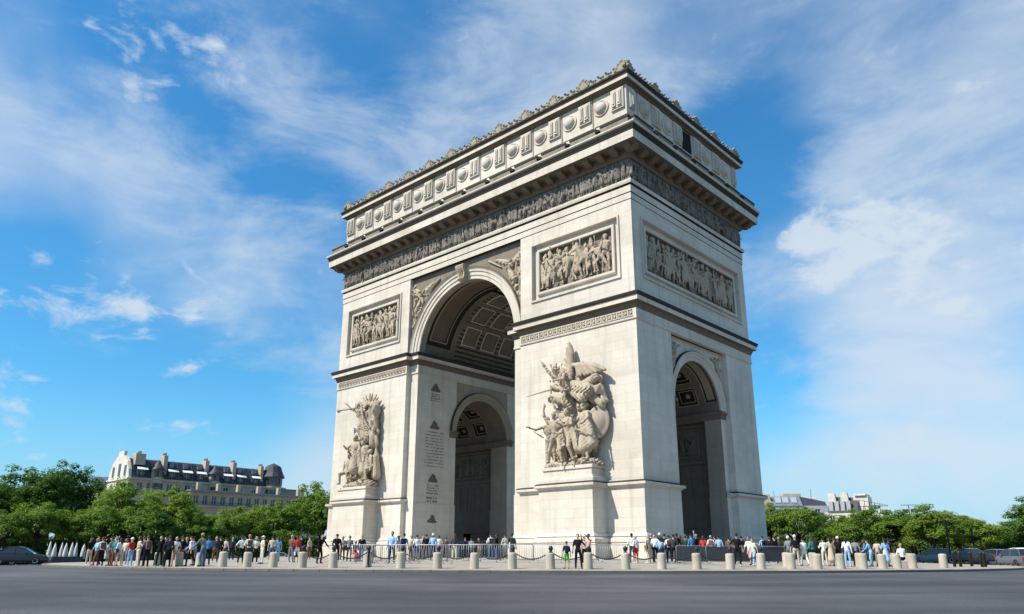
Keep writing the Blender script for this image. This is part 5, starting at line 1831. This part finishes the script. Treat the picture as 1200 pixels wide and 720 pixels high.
# the mansard building
hb, L, X, Z = facade_frame('mansard_building', 139, 205, 326, 222, 'long cream building with dark mansard roof, dormers, turrets and chimneys')
eave, ridge = 20.7, 26.0
wx = [X(p) for p in (152, 164, 188, 199, 210, 221, 256, 273, 290)]
holes = [(x - .7, x + .7, eave - 2.9, eave - .9) for x in wx]
mb = MB()
mb.grid_wall(0, L, 0, eave, holes, 0, .3)
mb.add([(L, 0, 0), (L, 14, 0), (L, 14, eave), (L, 0, eave)], [(0, 1, 2, 3)])
mb.add([(0, 14, 0), (L, 14, 0), (L, 14, eave), (0, 14, eave)], [(3, 2, 1, 0)])
wall = mb.build('wall', CREAM, hb)
for h in holes:
    window(wall, *h)
mb = MB()
mb.box(-.1, L + .3, -.45, .02, eave - .35, eave + .12)
mb.box(-.05, L + .2, -.25, .01, eave - 3.5, eave - 3.25)
mb.build('cornice', CREAM, hb)
mb = MB()                                            # mansard: steep slope, then a flatter zinc top
sec = [(0, eave + .1), (1.1, eave + 2.6), (2.2, ridge - .6), (3.0, ridge - .3), (7.0, ridge), (11.0, ridge - .3), (14.0, eave + .1)]
vs = [(0.3, y, z) for y, z in sec] + [(L - 2.0, y, z) for y, z in sec]
n = len(sec)
mb.add(vs, [(i, n + i, n + i + 1, i + 1) for i in range(n - 1)] + [tuple(range(n)), tuple(range(n, 2 * n))[::-1]], [0, 0, 0, 1, 1, 0, 0, 0])
roof = mb.build('roof', [SLATE, ZINC], hb)
mb = MB()
for k in range(22):
    x = .9 + (L - 3.4) * k / 21
    mb.tube([(x, -.0, eave + .2), (x, 1.06, eave + 2.62), (x, 2.16, ridge - .56)], .035, 4)
o = mb.build('roof_seam', ZINC, roof); o['kind'] = 'stuff'
for px in (152.5, 190, 207.5, 224.5, 257, 273, 291):
    x = X(px)
    d_ = empty('dormer', (x, 0, eave), 0, hb)
    mb = MB()
    mb.box(-.95, -.70, .1, 2.4, .2, 2.5); mb.box(.70, .95, .1, 2.4, .2, 2.5); mb.box(-.95, .95, .05, 2.4, 2.5, 2.68); mb.box(-.7, .7, .1, 2.2, .15, .4)
    mb.build('cheek', SLATE, d_)
    window(d_, -.7, .7, .4, 2.5, .35)
    m2 = MB().add([(-1.25, .05, 2.62), (1.25, .05, 2.62), (1.25, -.75, 2.05), (-1.25, -.75, 2.05), (-1.25, .05, 2.72), (1.25, .05, 2.72), (1.25, -.8, 2.12), (-1.25, -.8, 2.12)],
                  [(0, 1, 2, 3), (4, 7, 6, 5), (3, 2, 6, 7), (0, 3, 7, 4), (1, 5, 6, 2)])
    m2.build('awning', AWN, d_)
    mb = MB()
    mb.box(-.55, .55, 1.2, 2.6, 3.3, 4.2); mb.add([(-.7, 1.1, 4.2), (.7, 1.1, 4.2), (.7, 3.0, 4.5), (-.7, 3.0, 4.5), (-.7, 1.1, 4.3), (.7, 1.1, 4.3), (.7, 3.0, 4.6), (-.7, 3.0, 4.6)], [(0, 1, 5, 4), (4, 5, 6, 7), (1, 2, 6, 5), (3, 0, 4, 7)])
    mb.build('upper_dormer', ZINC, d_)
for px in (172, 241.5):
    t = empty('turret', (X(px), .3, eave - 3.2), 0, hb)
    mb = MB().lathe([(1.5, 0), (1.55, .2), (1.45, .3), (1.45, 3.0), (1.7, 3.15), (1.7, 3.4), (1.5, 3.45), (1.5, 5.3), (1.6, 5.4)], 16)
    mb.build('turret_wall', CREAM, t, False)
    MB().lathe([(1.9, 5.35), (1.95, 5.5), (1.2, 6.3), (.6, 7.2), (.1, 8.0)], 16).build('turret_roof', SLATE, t, True)
    for a in (-130, -105, -75, -50):
        for z in (.7, 3.75):
            mbw = MB().box(-.3, .3, -1.56, -1.44, z, z + 1.5)
            w_ = mbw.build('window', GLASS, t)
            w_.rotation_euler = (0, 0, R(a + 90))
mb = MB()                                            # end pavilion with its own steep roof
x0, x1 = X(303), X(324)
xm = (x0 + x1) / 2
pv = empty('pavilion', (xm, 1.2, eave - 3.4), 0, hb)
hw = (x1 - x0) / 2
MB().lathe([(hw * 1.02, 0), (hw * 1.06, .2), (hw, .4), (hw, 3.1), (hw * 1.12, 3.3), (hw * 1.12, 3.6), (hw * .96, 3.65), (hw * .96, 6.2), (hw * 1.02, 6.3)], 12).build('pavilion_wall', CREAM, pv)
MB().lathe([(hw * 1.25, 6.1), (hw * 1.25, 6.3), (hw * 1.0, 7.6), (hw * .78, 9.2), (hw * .55, 9.6), (.1, 10.2)], 12).build('pavilion_roof', SLATE, pv)
for a in (-150, -120, -90, -60, -30):
    for z, hh in ((.8, 1.9), (3.9, 2.0)):
        w_ = MB().box(-.5, .5, -hw - .05, -hw * .9, z, z + hh).build('window', GLASS, pv)
        w_.rotation_euler = (0, 0, R(a + 90))
for px, wd, h0, h1 in ((150, 2.4, 24, 27.3), (181, 1.0, 21.5, 27.4), (232, 1.0, 21.5, 27.0), (265.5, 1.0, 21.5, 27.2), (299, .9, 21, 26.9)):
    x = X(px)
    c = MB().bevbox(x - wd / 2, x + wd / 2, .6, 3.2, h0, h1 - .5, .05).build('chimney', CREAM, hb)
    mb = MB()
    for k in range(3):
        mb.lathe([(.18, 0), (.16, .55), (.2, .6)], 8, (x, 1.1 + .8 * k, h1 - .5))
    o = mb.build('chimney_pots', plain('clay_pot', (.25, .13, .08), .8), c); o['kind'] = 'stuff'
# the curved gable at the near end
mb = MB()
yz = [(0, 0), (0, eave), (.7, eave + 2.2), (2.0, eave + 4.2), (4.2, eave + 5.6), (5.2, eave + 5.8), (5.2, eave + 6.9), (8.8, eave + 6.9), (8.8, eave + 5.8), (9.8, eave + 5.6), (12.0, eave + 4.2), (13.3, eave + 2.2), (14, eave), (14, 0)]
n = len(yz)
mb.add([(-.35, y, z) for y, z in yz] + [(.35, y, z) for y, z in yz], [tuple(range(n)), tuple(range(n, 2 * n))[::-1]] + [(i, n + i, n + (i + 1) % n, (i + 1) % n) for i in range(n)])
gb = mb.build('gable', PALE, hb)
for (y0, y1, z0, z1) in ((2.2, 3.6, eave + .6, eave + 3.2), (6.0, 7.6, eave + .6, eave + 3.8), (10.2, 11.6, eave + .6, eave + 3.2), (2.2, 3.6, eave - 4, eave - 1), (6.0, 7.6, eave - 4, eave - 1), (10.2, 11.6, eave - 4, eave - 1)):
    w_ = MB().box(-.40, -.34, y0, y1, z0, z1).build('window', GLASS, gb)
    MB().box(-.62, -.34, y0 - .25, y1 + .25, z0 - .3, z0 - .05).build('sill', PALE, w_)
MB().box(-.7, -.3, -.2, 14.2, eave - .3, eave + .1).build('string_course', PALE, gb)
# terrace wing in front
xa, xb = X(206), X(362)
zt = Z(285, 578) - .6
mb = MB()
wins = [xa + 1.6 + 2.35 * k for k in range(int((xb - xa - 2) / 2.35))]
holes = [(x - .65, x + .65, zt - 3.2, zt - .9) for x in wins] + [(x - .6, x + .6, zt - 7.4, zt - 5.0) for x in wins]
mb.grid_wall(xa, xb, 0, zt, holes, -4.0, .35)
mb.add([(xa, -4, 0), (xa, 0, 0), (xa, 0, zt), (xa, -4, zt)], [(0, 1, 2, 3)])
mb.add([(xb, -4, 0), (xb, 8, 0), (xb, 8, zt), (xb, -4, zt)], [(0, 1, 2, 3)])
ww = mb.build('terrace_wing', CREAM, hb)
for h in holes:
    window(ww, *h, y=-3.8)
mb = MB(); mb.box(xa - .3, xb + .5, -5.0, .3, zt, zt + .35)
mb.build('terrace_roof', ZINC, ww)
mb = MB(); mb.box(xa - .2, xb + .3, -4.9, -4.01, zt - 3.75, zt - 3.45)
mb.build('balcony', CREAM, ww)
mb = MB()
mb.tube([(xa, -4.85, zt - 2.55), (xb, -4.85, zt - 2.55)], .04, 5)
for k in range(int((xb - xa) / .3)):
    mb.tube([(xa + .3 * k, -4.85, zt - 3.5), (xa + .3 * k, -4.85, zt - 2.55)], .02, 4)
o = mb.build('balcony_railing', IRON, ww); o['kind'] = 'stuff'
for k in range(6):
    MB().bevbox(X(215 + k * 24) - .45, X(215 + k * 24) + .45, -4.5, -3.4, zt + .3, zt + 2.2, .04).build('terrace_pier', CREAM, ww)
mb = MB(); mb.box(X(327), X(350), 2, 8, zt, zt + 2.4); mb.box(X(326), X(351), 1.7, 8.3, zt + 2.4, zt + 2.6)
mb.build('roof_pavilion', CREAM, ww)
MB().bevbox(X(351) - .5, X(351) + .5, 1, 3, zt, zt + 3.2, .05).build('chimney', CREAM, ww)
# white wing
wb, L2, X2, Z2 = facade_frame('white_building', 92, 226, 121, 222, 'white building with a row of small dark windows beside the curved gable')
ztw = Z2(105, 566)
holes = [(X2(95.5 + 5.2 * k) - .5, X2(95.5 + 5.2 * k) + .5, ztw - 3.4, ztw - 1.0) for k in range(5)] + [(X2(95.5 + 5.2 * k) - .5, X2(95.5 + 5.2 * k) + .5, ztw - 7.4, ztw - 5.0) for k in range(5)]
mb = MB(); mb.grid_wall(0, L2, 0, ztw, holes, 0, .35); mb.box(0, L2, .5, 10, 0, ztw)
w_ = mb.build('wall', PALE, wb)
for h in holes:
    window(w_, *h)
mb = MB(); mb.box(-.3, L2 + .2, -.4, 10.4, ztw, ztw + .5); mb.box(0, L2, 1, 9, ztw + .5, ztw + 1.6)
mb.build('roof', ZINC, wb)
MB().bevbox(X2(107) - .7, X2(107) + .7, 3, 5, ztw + 1.2, ztw + 3.2, .05).build('chimney', PALE, wb)

# rooftops on the other side
rb, L3, X3, Z3 = facade_frame('grey_roof_building', 890, 196, 982, 200, 'grey building with dark sloping roof and skylights above the trees')
zt3 = Z3(930, 593)
mb = MB(); mb.grid_wall(0, L3, 0, zt3, [(2 + 3 * k, 3.2 + 3 * k, zt3 - 3, zt3 - .8) for k in range(5)], 0, .3); mb.box(0, L3, .6, 12, 0, zt3)
w_ = mb.build('wall', GREYW, rb)
for k in range(5):
    window(w_, 2 + 3 * k, 3.2 + 3 * k, zt3 - 3, zt3 - .8)
xa, xb, xc = X3(911), X3(947), X3(980)
zr = Z3(930, 581)
mb = MB()
mb.add([(xa, -.2, zt3), (xb, -.2, zt3), (xb, 3, zr), (xa, 3, zr), (xb, 10, zr), (xa, 10, zr)], [(0, 1, 2, 3), (3, 2, 4, 5)])
g1 = mb.build('roof', ZINC, rb)
for px in (919, 928, 938):
    x = X3(px)
    MB().add([(x - .7, .55, zt3 + .8), (x + .7, .55, zt3 + .8), (x + .7, 1.75, zt3 + 2.2), (x - .7, 1.75, zt3 + 2.2)], [(0, 1, 2, 3)]).build('skylight', plain('skylight_glass', (.30, .34, .38), .2), g1)
mb = MB()
mb.add([(xb, -.5, zt3 - 1.5), (xc, -.5, zt3 - 2.2), (xc, 4.5, zr - 1.2), (xb, 4.5, zr + .2), (xc, 12, zr - 1.2), (xb, 12, zr + .2), (xc, -.5, 0), (xb, -.5, 0)], [(0, 1, 2, 3), (3, 2, 4, 5), (0, 7, 6, 1)])
mb.build('dark_roof', SLATE, rb)
MB().bevbox(X3(896), X3(910), 1, 8, zt3 - 2, Z3(903, 579), .05).build('attic_storey', CREAM, rb)
MB().bevbox(X3(930), X3(952), 5, 9, zr - 1, Z3(940, 576.5), .05).build('lift_house', CREAM, rb)
MB().bevbox(X3(953), X3(972), 6, 9, zr - 1.5, Z3(962, 581), .05).build('roof_house', PALE, rb)
for px, h in ((918, 574), (963, 571)):
    MB().tube([(X3(px), 4, zr - 1), (X3(px), 4, Z3(px, h))], .05, 5).build('antenna', IRON, rb)
pb, L4, X4, Z4 = facade_frame('pale_chimney_building', 972, 186, 1042, 184, 'pale building with tall chimney walls and roof terraces above the trees')
zb = Z4(1000, 600)
mb = MB(); mb.grid_wall(0, L4, 0, zb, [(1 + 2.2 * k, 2.1 + 2.2 * k, zb - 2.8, zb - .7) for k in range(6)], 0, .3); mb.box(0, L4, .6, 10, 0, zb)
w_ = mb.build('wall', PALE, pb)
for k in range(6):
    window(w_, 1 + 2.2 * k, 2.1 + 2.2 * k, zb - 2.8, zb - .7)
mb = MB()
mb.add([(X4(976), -.2, zb), (X4(1012), -.2, zb), (X4(1012), 2.5, zb + 3.2), (X4(978), 2.5, zb + 3.6), (X4(1012), 9, zb + 3.2), (X4(978), 9, zb + 3.6)], [(0, 1, 2, 3), (3, 2, 4, 5)])
mb.build('roof', SLATE, pb)
for a, b, y_ in ((976, 988, 578), (991, 1003, 576.5)):
    x0, x1, z1 = X4(a), X4(b), Z4((a + b) / 2, y_)
    MB().add([(x0, 1.0, zb - .5), (x1, 1.0, zb - .5), (x1 - (x1 - x0) * .25, 1.0, z1), (x0 + .2, 1.0, z1), (x0, 2.2, zb - .5), (x1, 2.2, zb - .5), (x1 - (x1 - x0) * .25, 2.2, z1), (x0 + .2, 2.2, z1)],
             [(0, 1, 2, 3), (5, 4, 7, 6), (1, 5, 6, 2), (4, 0, 3, 7), (3, 2, 6, 7)]).build('chimney_wall', PALE, pb)
for k in range(4):
    MB().bevbox(X4(978 + 7 * k), X4(983 + 7 * k), -.1, 1.0, zb + .3, zb + 2.4, .03).build('dormer', GREYW, pb)
MB().bevbox(X4(1006), X4(1024), 2, 7, zb - .5, Z4(1015, 580.5), .05).build('roof_house', PALE, pb)
MB().bevbox(X4(1008), X4(1022), 1.6, 7.2, Z4(1015, 580), Z4(1015, 578), .03).build('roof_slab', PALE, pb)
for k in range(5):
    x = X4(1014 + 6 * k)
    m = MB()
    m.tube([(x, 1, zb - .3), (x, 1, zb + 2.6 - .25 * k)], .06, 5); m.tube([(x, 1, zb + 2.6 - .25 * k), (x + 1.6, 1.1, zb + 2.2 - .25 * k)], .05, 5); m.tube([(x, 1, zb + 1.2), (x + 1.6, 1.05, zb + 1.1)], .05, 5)
    m.build('terrace_frame', IRON, pb)
fb, L5, X5, Z5 = facade_frame('brown_roof_building', 1112, 240, 1160, 244, 'low brown rooftop showing just over the trees behind the cars')
zf = Z5(1135, 612)
MB().box(0, L5, 0, 10, 0, zf).build('wall', CREAM, fb)
mb = MB().add([(-.3, -.3, zf), (L5 + .3, -.3, zf), (L5 - 3, 4, zf + 2.0), (2, 4, zf + 2.0), (L5 + .3, 10, zf), (-.3, 10, zf)], [(0, 1, 2, 3), (3, 2, 4, 5), (0, 3, 5), (1, 4, 2)])
mb.build('roof', plain('brown_tiles', (.20, .13, .09), .8, 0, .25, 1.), fb)
sb_, L6, X6, Z6 = facade_frame('small_white_building', 1182, 230, 1189, 230, 'small white gabled wall between the tree tops behind the cars')
zf = Z6(1185, 626)
MB().box(0, L6, 0, 4, 0, zf).add([(0, 0, zf), (L6, 0, zf), (L6 / 2, 0, zf + 1.6), (0, 4, zf), (L6, 4, zf), (L6 / 2, 4, zf + 1.6)], [(0, 1, 2), (1, 4, 5, 2), (3, 0, 2, 5), (4, 3, 5)]).build('wall', PALE, sb_)

# ------------------------------------------------------------------ cars
TYRE = plain('tyre', (.012, .012, .012), .85)
RIM = plain('alloy_rim', (.35, .35, .36), .35, .8)
LAMP = plain('headlamp_glass', (.60, .62, .65), .15, 0, .05)
TAIL = plain('tail_lamp', (.35, .02, .015), .25)
CARGL = plain('car_glass', (.02, .025, .03), .06, 0, .1, spec=.8)


def paint(name, c):
    m = plain(name, c, .28, .0, .04, 1., spec=.5)
    m.node_tree.nodes['Principled BSDF'].inputs['Coat Weight'].default_value = .6
    return m


SHAPES = {  # length, width, lower body profile (x, z top), cabin (x, z) side outline, belt height
    'saloon': (4.6, 1.80, [(0, .62), (.15, .74), (1.2, .90), (1.5, .93), (3.7, .95), (4.45, .92), (4.6, .70)], [(1.15, .90), (1.95, 1.40), (2.4, 1.45), (3.3, 1.42), (4.1, .95)]),
    'suv': (4.7, 1.90, [(0, .72), (.12, .92), (1.1, 1.05), (1.4, 1.08), (4.5, 1.10), (4.65, 1.02), (4.7, .7)], [(1.15, 1.04), (1.85, 1.62), (2.4, 1.70), (4.1, 1.66), (4.55, 1.10)]),
    'van': (5.3, 2.00, [(0, .75), (.12, 1.0), (.7, 1.18), (1.1, 1.22), (5.2, 1.22), (5.28, 1.1), (5.3, .6)], [(.75, 1.18), (1.5, 1.95), (2.0, 2.05), (5.0, 2.05), (5.25, 1.2)]),
}


def car(p, rz, shape, mat, label, grp='cars around the square', name='parked_car'):
    Ln, Wd, low_, cab = SHAPES[shape]
    o = empty(name, p, rz)
    hw = Wd / 2
    mb = MB()
    xs = [x for x, z in low_]
    def ring_(x, zt):
        k = .88 if x in (xs[0], xs[-1]) else (.95 if x < .3 or x > Ln - .3 else 1)
        w_ = hw * k
        return [(x, -w_ * .92, .22), (x, -w_, .38), (x, -w_, .62), (x, -w_ * .96, zt - .05), (x, -w_ * .86, zt), (x, 0, zt + .03), (x, w_ * .86, zt), (x, w_ * .96, zt - .05), (x, w_, .62), (x, w_, .38), (x, w_ * .92, .22)]
    rs = [ring_(x, z) for x, z in low_]
    k = 11
    mb.add([q for r in rs for q in r], [(i * k + j, i * k + (j + 1) % k, (i + 1) * k + (j + 1) % k, (i + 1) * k + j) for i in range(len(rs) - 1) for j in range(k)] + [tuple(range(k))[::-1], tuple((len(rs) - 1) * k + j for j in range(k))])
    mb.build('body', mat, o, False)
    # cabin: glass box with painted roof and pillars
    zb_ = cab[0][1]
    gl = MB()
    n = len(cab)
    tw = lambda z: hw * (.93 - .22 * max(0, (z - zb_)) / (cab[2][1] - zb_))
    vs = [(x, -tw(z), z) for x, z in cab] + [(x, tw(z), z) for x, z in cab]
    gl.add(vs, [tuple(range(n)), tuple(range(n, 2 * n))[::-1]] + [(i, n + i, n + i + 1, i + 1) for i in range(n - 1)])
    gl.build('windows', CARGL, o)
    rf = MB()
    for a, b in ((1, 2), (2, 3)):
        (x0, z0), (x1, z1) = cab[a], cab[b]
        rf.add([(x0, -tw(z0) - .01, z0 + .01), (x1, -tw(z1) - .01, z1 + .01), (x1, 0, z1 + .06), (x0, 0, z0 + .06), (x1, tw(z1) + .01, z1 + .01), (x0, tw(z0) + .01, z0 + .01)], [(0, 1, 2, 3), (3, 2, 4, 5)])
    for s in (-1, 1):
        for (x0, z0), (x1, z1) in ((cab[0], cab[1]), (cab[1], cab[2]), (cab[2], cab[3]), (cab[3], cab[4])):
            rf.tube([(x0, s * tw(z0), z0), (x1, s * tw(z1), z1)], .04, 5)
        xm = (cab[1][0] + cab[3][0]) / 2
        rf.tube([(xm, s * (hw * .94), zb_), (xm + .05, s * tw(cab[2][1]), cab[2][1])], .045, 5)
        if shape == 'van':
            rf.add([(2.3, s * (hw * .945), 1.2), (5.15, s * (hw * .945), 1.2), (4.95, s * (tw(2.05) + .015), 2.05), (2.3, s * (tw(2.05) + .015), 2.05)], [(0, 1, 2, 3)])
    rf.build('roof', mat, o)
    for x in (.95, Ln - .95):
        for s in (-1, 1):
            r = .34 if shape == 'saloon' else .37
            w_ = empty('wheel', (x, s * (hw - .12), r), 0, o)
            m = MB().lathe([(r * .62, -.11), (r * .95, -.11), (r, -.06), (r, .06), (r * .95, .11), (r * .62, .11)], 20); m.v = [(a, c, b) for a, b, c in m.v]
            m.build('tyre', TYRE, w_)
            m = MB().lathe([(.05, -.10), (r * .64, -.115), (r * .66, -.08), (r * .66, .08), (r * .64, .115), (.05, .10)], 14); m.v = [(a, c, b) for a, b, c in m.v]
            m.build('rim', RIM, w_)
    for s in (-1, 1):
        m = MB().bevbox(-.03, .16, s * hw * .62 - .2, s * hw * .62 + .2, low_[0][1] - .02, low_[0][1] + .13, .02)
        m.build('headlight', LAMP, o)
        m = MB().bevbox(Ln - .14, Ln + .02, s * hw * .68 - .14, s * hw * .68 + .14, low_[-1][1] - .02, low_[-1][1] + .2, .02)
        m.build('tail_light', TAIL, o)
        MB().bevbox(cab[0][0] + .45, cab[0][0] + .65, s * (hw + .04) - .1, s * (hw + .04) + .1, zb_ + .02, zb_ + .17, .03).build('mirror', mat, o)
    MB().box(-.02, .03, -.26, .26, .42, .54).build('number_plate', AWN, o)
    MB().box(Ln - .03, Ln + .02, -.26, .26, .5, .62).build('number_plate', AWN, o)
    return tag(o, label, 'car' if shape != 'van' else 'van', grp)


BLACKP, BLUEP, GREYP, WHITEP, SILV = paint('black_paint', (.012, .012, .014)), paint('blue_paint', (.06, .13, .20)), paint('grey_paint', (.12, .12, .125)), paint('white_paint', (.75, .75, .74)), paint('silver_paint', (.38, .39, .40))


def park(px, dist, turn, shape, mat, label):
    """turn: heading relative to the sight line, in degrees; 90 shows the right side"""
    p = on_ground(px, dist)
    away = math.atan2(p.y - CAM[1], p.x - CAM[0])
    rz = away + R(turn)
    Ln = SHAPES[shape][0]
    p = p - Vector((math.cos(rz), math.sin(rz), 0)) * Ln / 2
    p.z = gz(p.x, p.y)
    return car(p, rz, shape, mat, label)


park(24, 80, 78, 'saloon', BLACKP, 'black saloon car driving off where the plaza kerb ends')
park(-2, 90, 80, 'saloon', BLUEP, 'blue car partly behind the black saloon beside the plaza')
park(1189, 92, -148, 'suv', GREYP, 'grey estate car with rear lamp seen beside the white van')
park(1166, 97, -118, 'suv', BLUEP, 'dark blue car behind the grey estate car')
park(1200, 104, -120, 'van', WHITEP, 'white van standing behind the grey and blue cars')
park(1134, 90, -95, 'saloon', BLACKP, 'black saloon car behind the black bollards')
park(1094, 100, -92, 'suv', GREYP, 'grey four wheel drive car parked behind the bollards under trees')
park(330, 128, 88, 'saloon', SILV, 'silver car passing behind the visitors under the trees')
park(268, 126, 92, 'saloon', GREYP, 'dark grey car passing behind the visitors under the trees')
park(150, 118, 92, 'suv', BLACKP, 'black car behind the crowd at the pavement end')

# ------------------------------------------------------------------ cafe parasols, terrace fence, mast and lamps
PARA = plain('white_canvas', (.52, .50, .45), .9, 0, .12, 5.)
for i, px in enumerate((57, 63, 71, 76, 83, 88, 97, 125)):
    p = on_ground(px, 136 + (i % 3) * 2)
    o = empty('closed_parasol', p, random.uniform(0, 6))
    mb = MB()
    h = random.uniform(3.0, 3.9)
    n = 12
    vs = []
    for z, r in ((.9, .24), (1.0, .28), (1.8, .27), (2.6, .18), (h, .05)):
        for k in range(n):
            a = 2 * math.pi * k / n
            q = r * (1 + .28 * (k % 2))
            vs.append((q * math.cos(a), q * math.sin(a), z))
    mb.add(vs, [(j * n + k, j * n + (k + 1) % n, (j + 1) * n + (k + 1) % n, (j + 1) * n + k) for j in range(4) for k in range(n)] + [tuple(range(n))[::-1], tuple(4 * n + k for k in range(n))])
    mb.build('canvas', PARA, o, True)
    MB().tube([(0, 0, 0), (0, 0, h + .15)], .04, 6).build('pole', FRM, o)
    MB().lathe([(.35, 0), (.35, .08), (.08, .14), (.05, .3)], 12).build('base', IRON, o)
    tag(o, 'closed white cafe parasol under the trees behind the black car', 'parasol', 'closed parasols of the cafe terrace')
for i, px in enumerate((58, 66.5, 75, 83.5, 92)):
    p = on_ground(px, 131)
    o = empty('terrace_screen', p, math.atan2(p.y - CAM[1], p.x - CAM[0]) + math.pi / 2)
    MB().box(-.6, .6, -.015, .015, .1, 1.2).build('panel', BANNER, o)
    for x in (-.62, .62):
        MB().box(x - .03, x + .03, -.03, .03, 0, 1.35).build('post', IRON, o)
    tag(o, 'dark screen panel fencing the cafe terrace below the parasols', 'screen', 'terrace screens')
p = on_ground(1073, 150)
o = empty('floodlight_mast', p, math.atan2(p.y - CAM[1], p.x - CAM[0]) + math.pi / 2)
zt = at(1073, 591.5, 150)[2] - p.z
mb = MB().tube([(0, 0, 0), (0, 0, zt * .5), (0, 0, zt)], [.13, .10, .07], 8)
mb.build('pole', IRON, o, True)
MB().tube([(-1.25, 0, zt - .05), (1.25, 0, zt - .05)], .05, 6).tube([(-1.25, 0, zt - 1.05), (1.0, 0, zt - 1.05)], .04, 6).build('crossarm', IRON, o)
for x in (-1.1, -.5, .35, .8):
    MB().bevbox(x - .24, x + .24, -.18, .2, zt - 1.35, zt - .75, .05).build('floodlight', IRON, o)
tag(o, 'dark floodlight mast with cross arms rising over the trees', 'mast')
for px, dist in ((1114, 92), (1143, 104)):
    p = on_ground(px, dist)
    o = empty('street_lamp', p, 0)
    MB().lathe([(.22, 0), (.22, .3), (.14, .5), (.09, .9), (.07, 3.4), (.11, 3.45), (.06, 3.55)], 10).build('post', IRON, o, True)
    MB().lathe([(.08, 3.55), (.17, 4.0), (.18, 4.05)], 6).build('lantern', plain('lantern_glass', (.05, .05, .05), .2), o)
    MB().lathe([(.20, 4.05), (.14, 4.18), (.04, 4.3), (.02, 4.42)], 6).build('lantern_cap', IRON, o)
    tag(o, 'black street lamp with lantern before the trees behind the black bollards', 'street lamp', 'street lamps')
# added hedges along the far pavement, standing in for the shade under the trees
for i, (pa, pb, d_) in enumerate(((-12, 20, 168), (21, 53, 168), (54, 86, 169), (87, 119, 170), (120, 152, 171), (153, 185, 172), (186, 218, 173), (219, 251, 174), (252, 284, 175), (285, 317, 176), (318, 350, 177), (351, 396, 178),
                                  (890, 930, 146), (931, 965, 147), (966, 1000, 148), (1001, 1035, 150), (1036, 1070, 151), (1071, 1105, 152), (1106, 1140, 153), (1141, 1175, 156), (1176, 1214, 158), (1215, 1265, 160), (1266, 1320, 162), (-80, -13, 168))):
    a, b = on_ground(pa, d_), on_ground(pb, d_)
    L_ = (b - a).length
    g = np.random.default_rng(500 + i)
    hh = g.uniform(4.6, 6.0)
    o = empty('added_shade_hedge', (a + b) / 2, math.atan2(b.y - a.y, b.x - a.x))
    n_ = 1700
    P = np.stack([g.uniform(-L_ / 2, L_ / 2, n_), g.uniform(-.7, .7, n_), g.uniform(.1, 1, n_) * hh], 1)
    P[:, 1] = np.where(g.random(n_) < .7, -.7 + g.normal(0, .1, n_), P[:, 1])
    nor = np.array([0, -1, .4]) + g.normal(size=(n_, 3)) * .7
    nor /= np.linalg.norm(nor, axis=1)[:, None]
    t = np.cross(nor, g.normal(size=(n_, 3))); t /= np.linalg.norm(t, axis=1)[:, None]
    bb = np.cross(nor, t)
    s_ = (g.uniform(.7, 1.3, n_) * .24)[:, None]
    V = np.stack([P - t * s_, P - bb * s_ * .6, P + t * s_, P + bb * s_ * .6], 1).reshape(-1, 3)
    inst('foliage', np_mesh('foliage', V, np.arange(4 * n_).reshape(-1, 4), [LEAF[1]], None, False), o)
    MB().bevbox(-L_ / 2, L_ / 2, -.6, .6, -.1, hh - .2, .25).build('core', plain('added_hedge_core', (.012, .022, .006), .95), o)
    tag(o, 'dark added hedge standing in for the shade under the trees beyond the road', 'hedge', 'added hedges behind the trees')
# signs on short posts near the archway
for px, dist in ((455, 58.5), (437, 50)):
    p = on_ground(px, dist)
    o = empty('slim_post', p, 0)
    MB().lathe([(.18, 0), (.18, .03), (.04, .06), (.035, 1.0), (.05, 1.03), (.01, 1.06)], 10).build('post', IRON, o, True)
    MB().box(-.03, .03, -.05, -.035, .82, .95).build('clip', STEEL, o)
    tag(o, 'slim black rope post on a round base plate near the barriers', 'post', 'rope posts')
